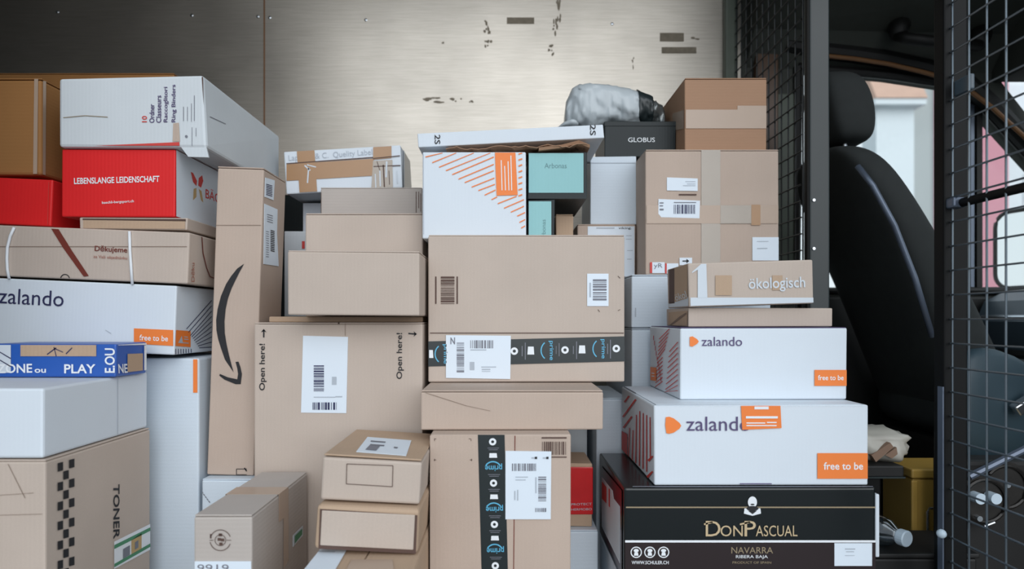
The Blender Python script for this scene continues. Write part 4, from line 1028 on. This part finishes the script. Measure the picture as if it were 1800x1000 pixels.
# ------------------------------------------------------------------ cartons: left stack
tn = Box('cardboard_box', 'brown toner carton with black checker strip at lower left', 'box', -180, 80, 1.00, 0, 0.5285, 0.295, 'kraft', seam='y')
chk = []
for i in range(17):
    y = 820+17.2*i
    xs2 = (105, 125) if i % 2 == 0 else (115,)
    for x in xs2:
        off_ = -(x-105)*0.28
        chk.append([(x-5, y-7+off_+1), (x+4.5, y-7+off_-1.5), (x+4.5, y+8+off_-1.5), (x-5, y+8+off_+1)])
tn.ink('checker_print', 'right', chk, 'ink', 1)
tn.text('lettering', 'right', 'TONER', (198, 851), (198, 948), 11, 'ink', 1, bold=0.02)
k = tn.ink('tape', 'right', [[(199, 952), (267, 918), (267, 963), (199, 1000)]], 'ink_white', 2)
tn.ink('tape_print', 'right', [[(199, 958), (267, 924), (267, 930), (199, 965)], [(199, 991), (267, 952), (267, 958), (199, 997)]], 'ink_green', 3, k)
tn.ink('tape_print', 'right', [[(229, 948), (247, 937), (247, 965), (229, 977)]], 'ink_tan', 3, k)
tn.ink('tape_print', 'right', [[(235, 953), (241, 949), (241, 962), (235, 966)], [(214, 965), (226, 958), (226, 975), (214, 982)]], 'ink_grey', 4, k)
tn.ink('crease', 'front', [line(15, 815, 45, 875, 1), line(0, 870, 60, 866, 0.7), line(0, 905, 75, 903, 0.7)], 'ink_seam', 1)
wl = Box('white_carton', 'wide white carton on top of the toner carton', 'box', -180, 75, 1.00, 0.5300, 0.6410, 0.295, 'white', bev=0.004)
wl.ink('fold_line', 'right', [line(206, 665, 206, 765, 0.8)], 'ink_pale', 1)
pk = Box('blue_parcel', 'flat blue and white taped parcel on the wide white carton', 'box', -15, 204, 1.17, 0.6420, 0.7035, 0.10, 'blue_print', bev=0.003)
pk.rects('brown_patch', 'front', [(37, 604.5, 170, 626)], 'kraft_warm', 1)
pk.ink('ink_drawing', 'front', [line(84, 623, 100, 611, 2), line(96, 610, 100, 626, 1.6), line(96, 612, 112, 619, 1.6), line(117, 622, 128, 611, 2)], 'ink_navy', 2)
pk.text('lettering', 'front', 'ZONE', (-4, 656), (58, 655), 16, 'ink_white', 2, bold=0.02)
pk.text('lettering', 'front', 'ou', (62, 655), (82, 655), 7, 'ink_white', 2, bold=0.02)
pk.text('lettering', 'front', 'PLAY', (114, 656), (169, 656), 16, 'ink_white', 2, bold=0.02)
pk.text('lettering', 'front', 'E.OU', (203, 655), (203, 612), 18, 'ink_white', 2, bold=0.02)
pk.rects('white_patch', 'front', [(-14, 604.5, 20, 655)], 'paper_dull', 1)
pk.ink('stripe_print', 'front', [line(-14, 610+14*i, 20, 630+14*i, 2) for i in range(2)], 'ink_navy', 2)
pk.ink('brown_patch', 'right', [[(223, 622), (250, 621), (250, 651), (223, 654)]], 'kraft_warm', 1)
pk.text('lettering', 'right', 'NE', (207, 656), (223, 655), 16, 'ink_white', 2, bold=0.02)
pk.ink('white_patch', 'right', [[(206, 604), (256, 603), (256, 606), (206, 607)], [(252, 607), (256, 607), (256, 650), (252, 651)]], 'ink_white', 2)

wt = Box('white_carton', 'tall white carton rising behind the toner carton', 'box', 80, 349, 1.345, 0, 0.6660, 0.28, 'white_low', bev=0.004)
wt.rects('orange_sticker', 'front', [(340, 629.5, 348.5, 690)], 'ink_orange', 1)
zl = Box('shoe_carton', 'long white shoe carton with cropped logo at the left edge', 'box', -150, 306, 1.31, 0.6860, 0.8300, 0.29, 'white', roll=-2.5)
zl.text('logo_text', 'front', 'zalando', (-2, 533), (112, 539), 27, 'ink_navy', 1)
zl.ink('slogan_patch', 'front', [[(236, 577), (305, 580), (305, 608), (236, 604)]], 'ink_orange', 1)
zl.ink('slogan_patch', 'right', [[(306.5, 580), (334, 582), (334, 610), (306.5, 608)]], 'ink_orange', 1)
zl.text('slogan_text', 'front', 'free to be', (246, 598), (296, 600), 10, 'ink_white', 2, bold=0.012)
zl.ink('print', 'right', [[(312, 602), (318, 590), (320, 602)], line(322, 592, 329, 592.5, 1.5), line(322, 596, 330, 596.5, 1.5), line(312, 602, 330, 603, 1.5)], 'ink_pale', 2)
st_ = [line(327+3.2*i, 578+6.0*i if i < 3 else 600, 371, 528+9.3*i, 1.2) for i in range(3)]
st_ += [line(336+2.2*i, 592+3.2*i, 371, 556+9*i, 1.2) for i in range(7)]
st_ += [line(308+4.5*i, 613, 308+4.5*i, 624, 1.1) for i in range(7)]
zl.ink('stripe_print', 'right', st_, 'ink_navy', 1)
zl.ink('dent', 'front', [line(186, 580, 196, 586, 1.2)], 'ink_pale', 1)
dk = Box('cardboard_box', 'brown box with white elastic strings and a dark red ribbon print', 'box', -60, 330, 1.31, 0.8305, 0.9360, 0.28, 'kraft', roll=-2.4)
dk.rects('flap_line', 'front', [(-40, 433, 329, 434)], 'ink_seam', 1)
dk.ink('ribbon_print', 'front', [[(91, 402), (104, 403), (127, 440), (157, 485), (148, 486), (112, 436)]], 'ink_rust', 2)
dk.text('lettering', 'front', 'Děkujeme', (167, 444), (224, 447), 13, 'ink_rust', 2, bold=0.012)
dk.text('lettering', 'front', 'za Vaši objednávku', (165, 455), (224, 458), 7, 'ink_rust_pale', 2)
dk.ink('ribbon_print', 'right', [line(354, 416, 356, 445, 1.4), line(356, 445, 362, 470, 1.4), line(362, 470, 368, 486, 1.4), line(368, 486, 376, 489, 1.4), line(338, 405, 354, 416, 1.4)], 'ink_rust', 1)
dk.text('lettering', 'right', 'Děku', (341, 495), (341, 462), 6, 'ink_rust_pale', 1)
dk.ink('ring_mark', 'front', dk.arc(115, 490, 7, 8.5, 190, 350, 10), 'ink', 1)
def string_on(b, pts):
    return obj('elastic_string', tube_bm([b.hit('front', *p)+Vector((0, -0.003, 0)) for p in pts], 0.0028, 8), 'string', b.root, True)
string_on(dk, [(27, 400), (20, 415), (15, 435), (14, 455), (15, 475), (18, 490)])
string_on(dk, [(229, 407), (230, 440), (232, 470), (234, 500)])
ty = Box('cardboard_box', 'shallow brown box with sunken front under the red and white box', 'box', 140, 329, 1.33, 0.9360, 0.9605, 0.25, 'kraft', roll=-0.5, bev=0.002)
ty.ink('recess_shade', 'front', [[(146, 384), (327, 385), (327, 389), (146, 387)]], 'ink_brown', 1)  # shade inside the sunken front painted as a dark strip
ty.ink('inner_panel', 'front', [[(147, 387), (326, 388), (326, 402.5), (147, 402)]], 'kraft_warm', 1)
r1 = Box('shoe_box', 'red shoe box at the left edge beneath the dark brown box', 'box', -110, 90, 1.35, 0.9515, 1.0500, 0.28, 'red', roll=-2.6)
r1.ink('edge_wear', 'front', [line(86.5, 320, 84.5, 395, 1.0)], 'ink_red', 1)
r2 = Box('shoe_box', 'red fronted shoe box with white lettering and white end', 'box', 108, 308, 1.33, 0.9620, 1.1040, 0.33, 'red')
r2.ink('white_end', 'right', [[(308.2, 261), (384, 300), (384, 408), (308.2, 383)]], 'white', 1)
r2.text('lettering', 'front', 'LEBENSLANGE LEIDENSCHAFT', (131, 324), (281, 320), 11, 'ink_white', 1, bold=0.02)
r2.text('lettering', 'front', 'baechli-bergsport.ch', (180, 360), (236, 357), 6, 'ink_white', 1, bold=0.01)
r2.ink('flower_logo', 'right', [[(334, 302), (338, 304), (345, 318), (344, 327), (338, 320)], [(348, 313), (354, 308), (356, 318), (352, 330), (347, 326)]], 'ink_red', 2)
r2.ink('flower_logo', 'right', [[(339, 332), (344, 330), (344, 346), (338, 352)], [(348, 332), (353, 336), (356, 356), (352, 352)]], 'ink_tan', 2)
r2.text('lettering', 'right', 'BÄCHLI', (360, 348), (402, 364), 20, 'ink_red', 2, bold=0.01, extra_v=(0, -20))
od = Box('cardboard_box', 'worn white ring binder carton with sideways lettering on the red box', 'box', 104, 360, 1.32, 1.1060, 1.2520, 0.44, 'white_worn',
         off={1: (-0.001, 0, -0.004), 5: (-0.004, 0, 0.003), 4: (0.004, 0, -0.002), 7: (0, 0, 0.002), 3: (0, 0, 0)}, bev=0.006)
for i, (t, x, yb, yt, m_) in enumerate((('10', 259, 215, 204, 'ink_red'), ('Ordner', 272, 216, 183, 'ink_purple'), ('Classeurs', 284, 216, 168, 'ink_purple'), ('Raccoglitori', 297, 215, 153, 'ink_purple'), ('Ring Binders', 311, 215, 149, 'ink_purple'))):
    od.text('lettering', 'front', t, (x, yb), (x, yt), 9, m_, 1, bold=0.012)
od.ink('fine_print', 'front', [line(323, 188, 323, 213, 1), line(330, 188, 330, 213, 0.8), line(337, 182, 337, 214, 0.8), line(342, 168, 342, 213, 1), line(338, 224, 338, 258, 0.8), line(345, 225, 345, 240, 0.8)], 'ink_grey', 1)
od.ink('hole', 'front', [disc(328, 240, 2.4)], 'ink_grey', 1)
od.ink('scuff', 'front', [line(112, 207, 150, 203.5, 1.2), line(150, 203.5, 190, 206, 1.2)], 'ink_gold', 1)
od.ink('pink_mark', 'front', [[(305, 217), (315, 216), (317, 249), (304, 249)]], 'kraft_pink', 1)
od.ink('edge_gap', 'front', [[(355, 133), (357.5, 133), (363, 180), (366, 256), (364.5, 256), (360, 185)]], 'ink_brown', 1)
od.ink('crease', 'right', [line(368, 205, 396, 218, 1.2)], 'ink_grey', 1)
fq = [od.hit('front', *p) for p in ((316, 256), (361, 256), (366, 276), (330, 275))]
bm = bmesh.new(); a = [bm.verts.new(p+Vector((0, 0.002, 0))) for p in fq]; b = [bm.verts.new(p+Vector((0, 0.006, 0))) for p in fq]
bm.faces.new(a); bm.faces.new(b)
for q in range(4): bm.faces.new((a[q], a[(q+1) % 4], b[(q+1) % 4], b[q]))
obj('hanging_flap', bm, 'white_worn', od.root)
od.ink('red_lid_bit', 'front', [[(165, 257), (316, 250), (316, 258), (312, 258)]], 'ink_red', 1)  # red of the shoe box lid below, laid on this front
db = Box('cardboard_box', 'dark brown box at the far left edge atop the red box', 'box', -95, 73, 1.37, 1.0590, 1.2670, 0.36, 'kraft_brown', seam='x', bev=0.006)
db.ink('tape', 'front', [[(61, 139), (68, 139), (66, 310), (59, 310)]], 'tape_pale', 1)
db.ink('tape', 'right', [[(74.5, 142), (80, 143), (79, 314), (73.8, 314)]], 'tape_pale', 1)
bk_ = Box('cardboard_box', 'tall dark brown box standing behind the ring binder carton', 'box', -140, 306, 1.81, 0, 1.4475, 0.28, 'kraft_brown', seam='x')
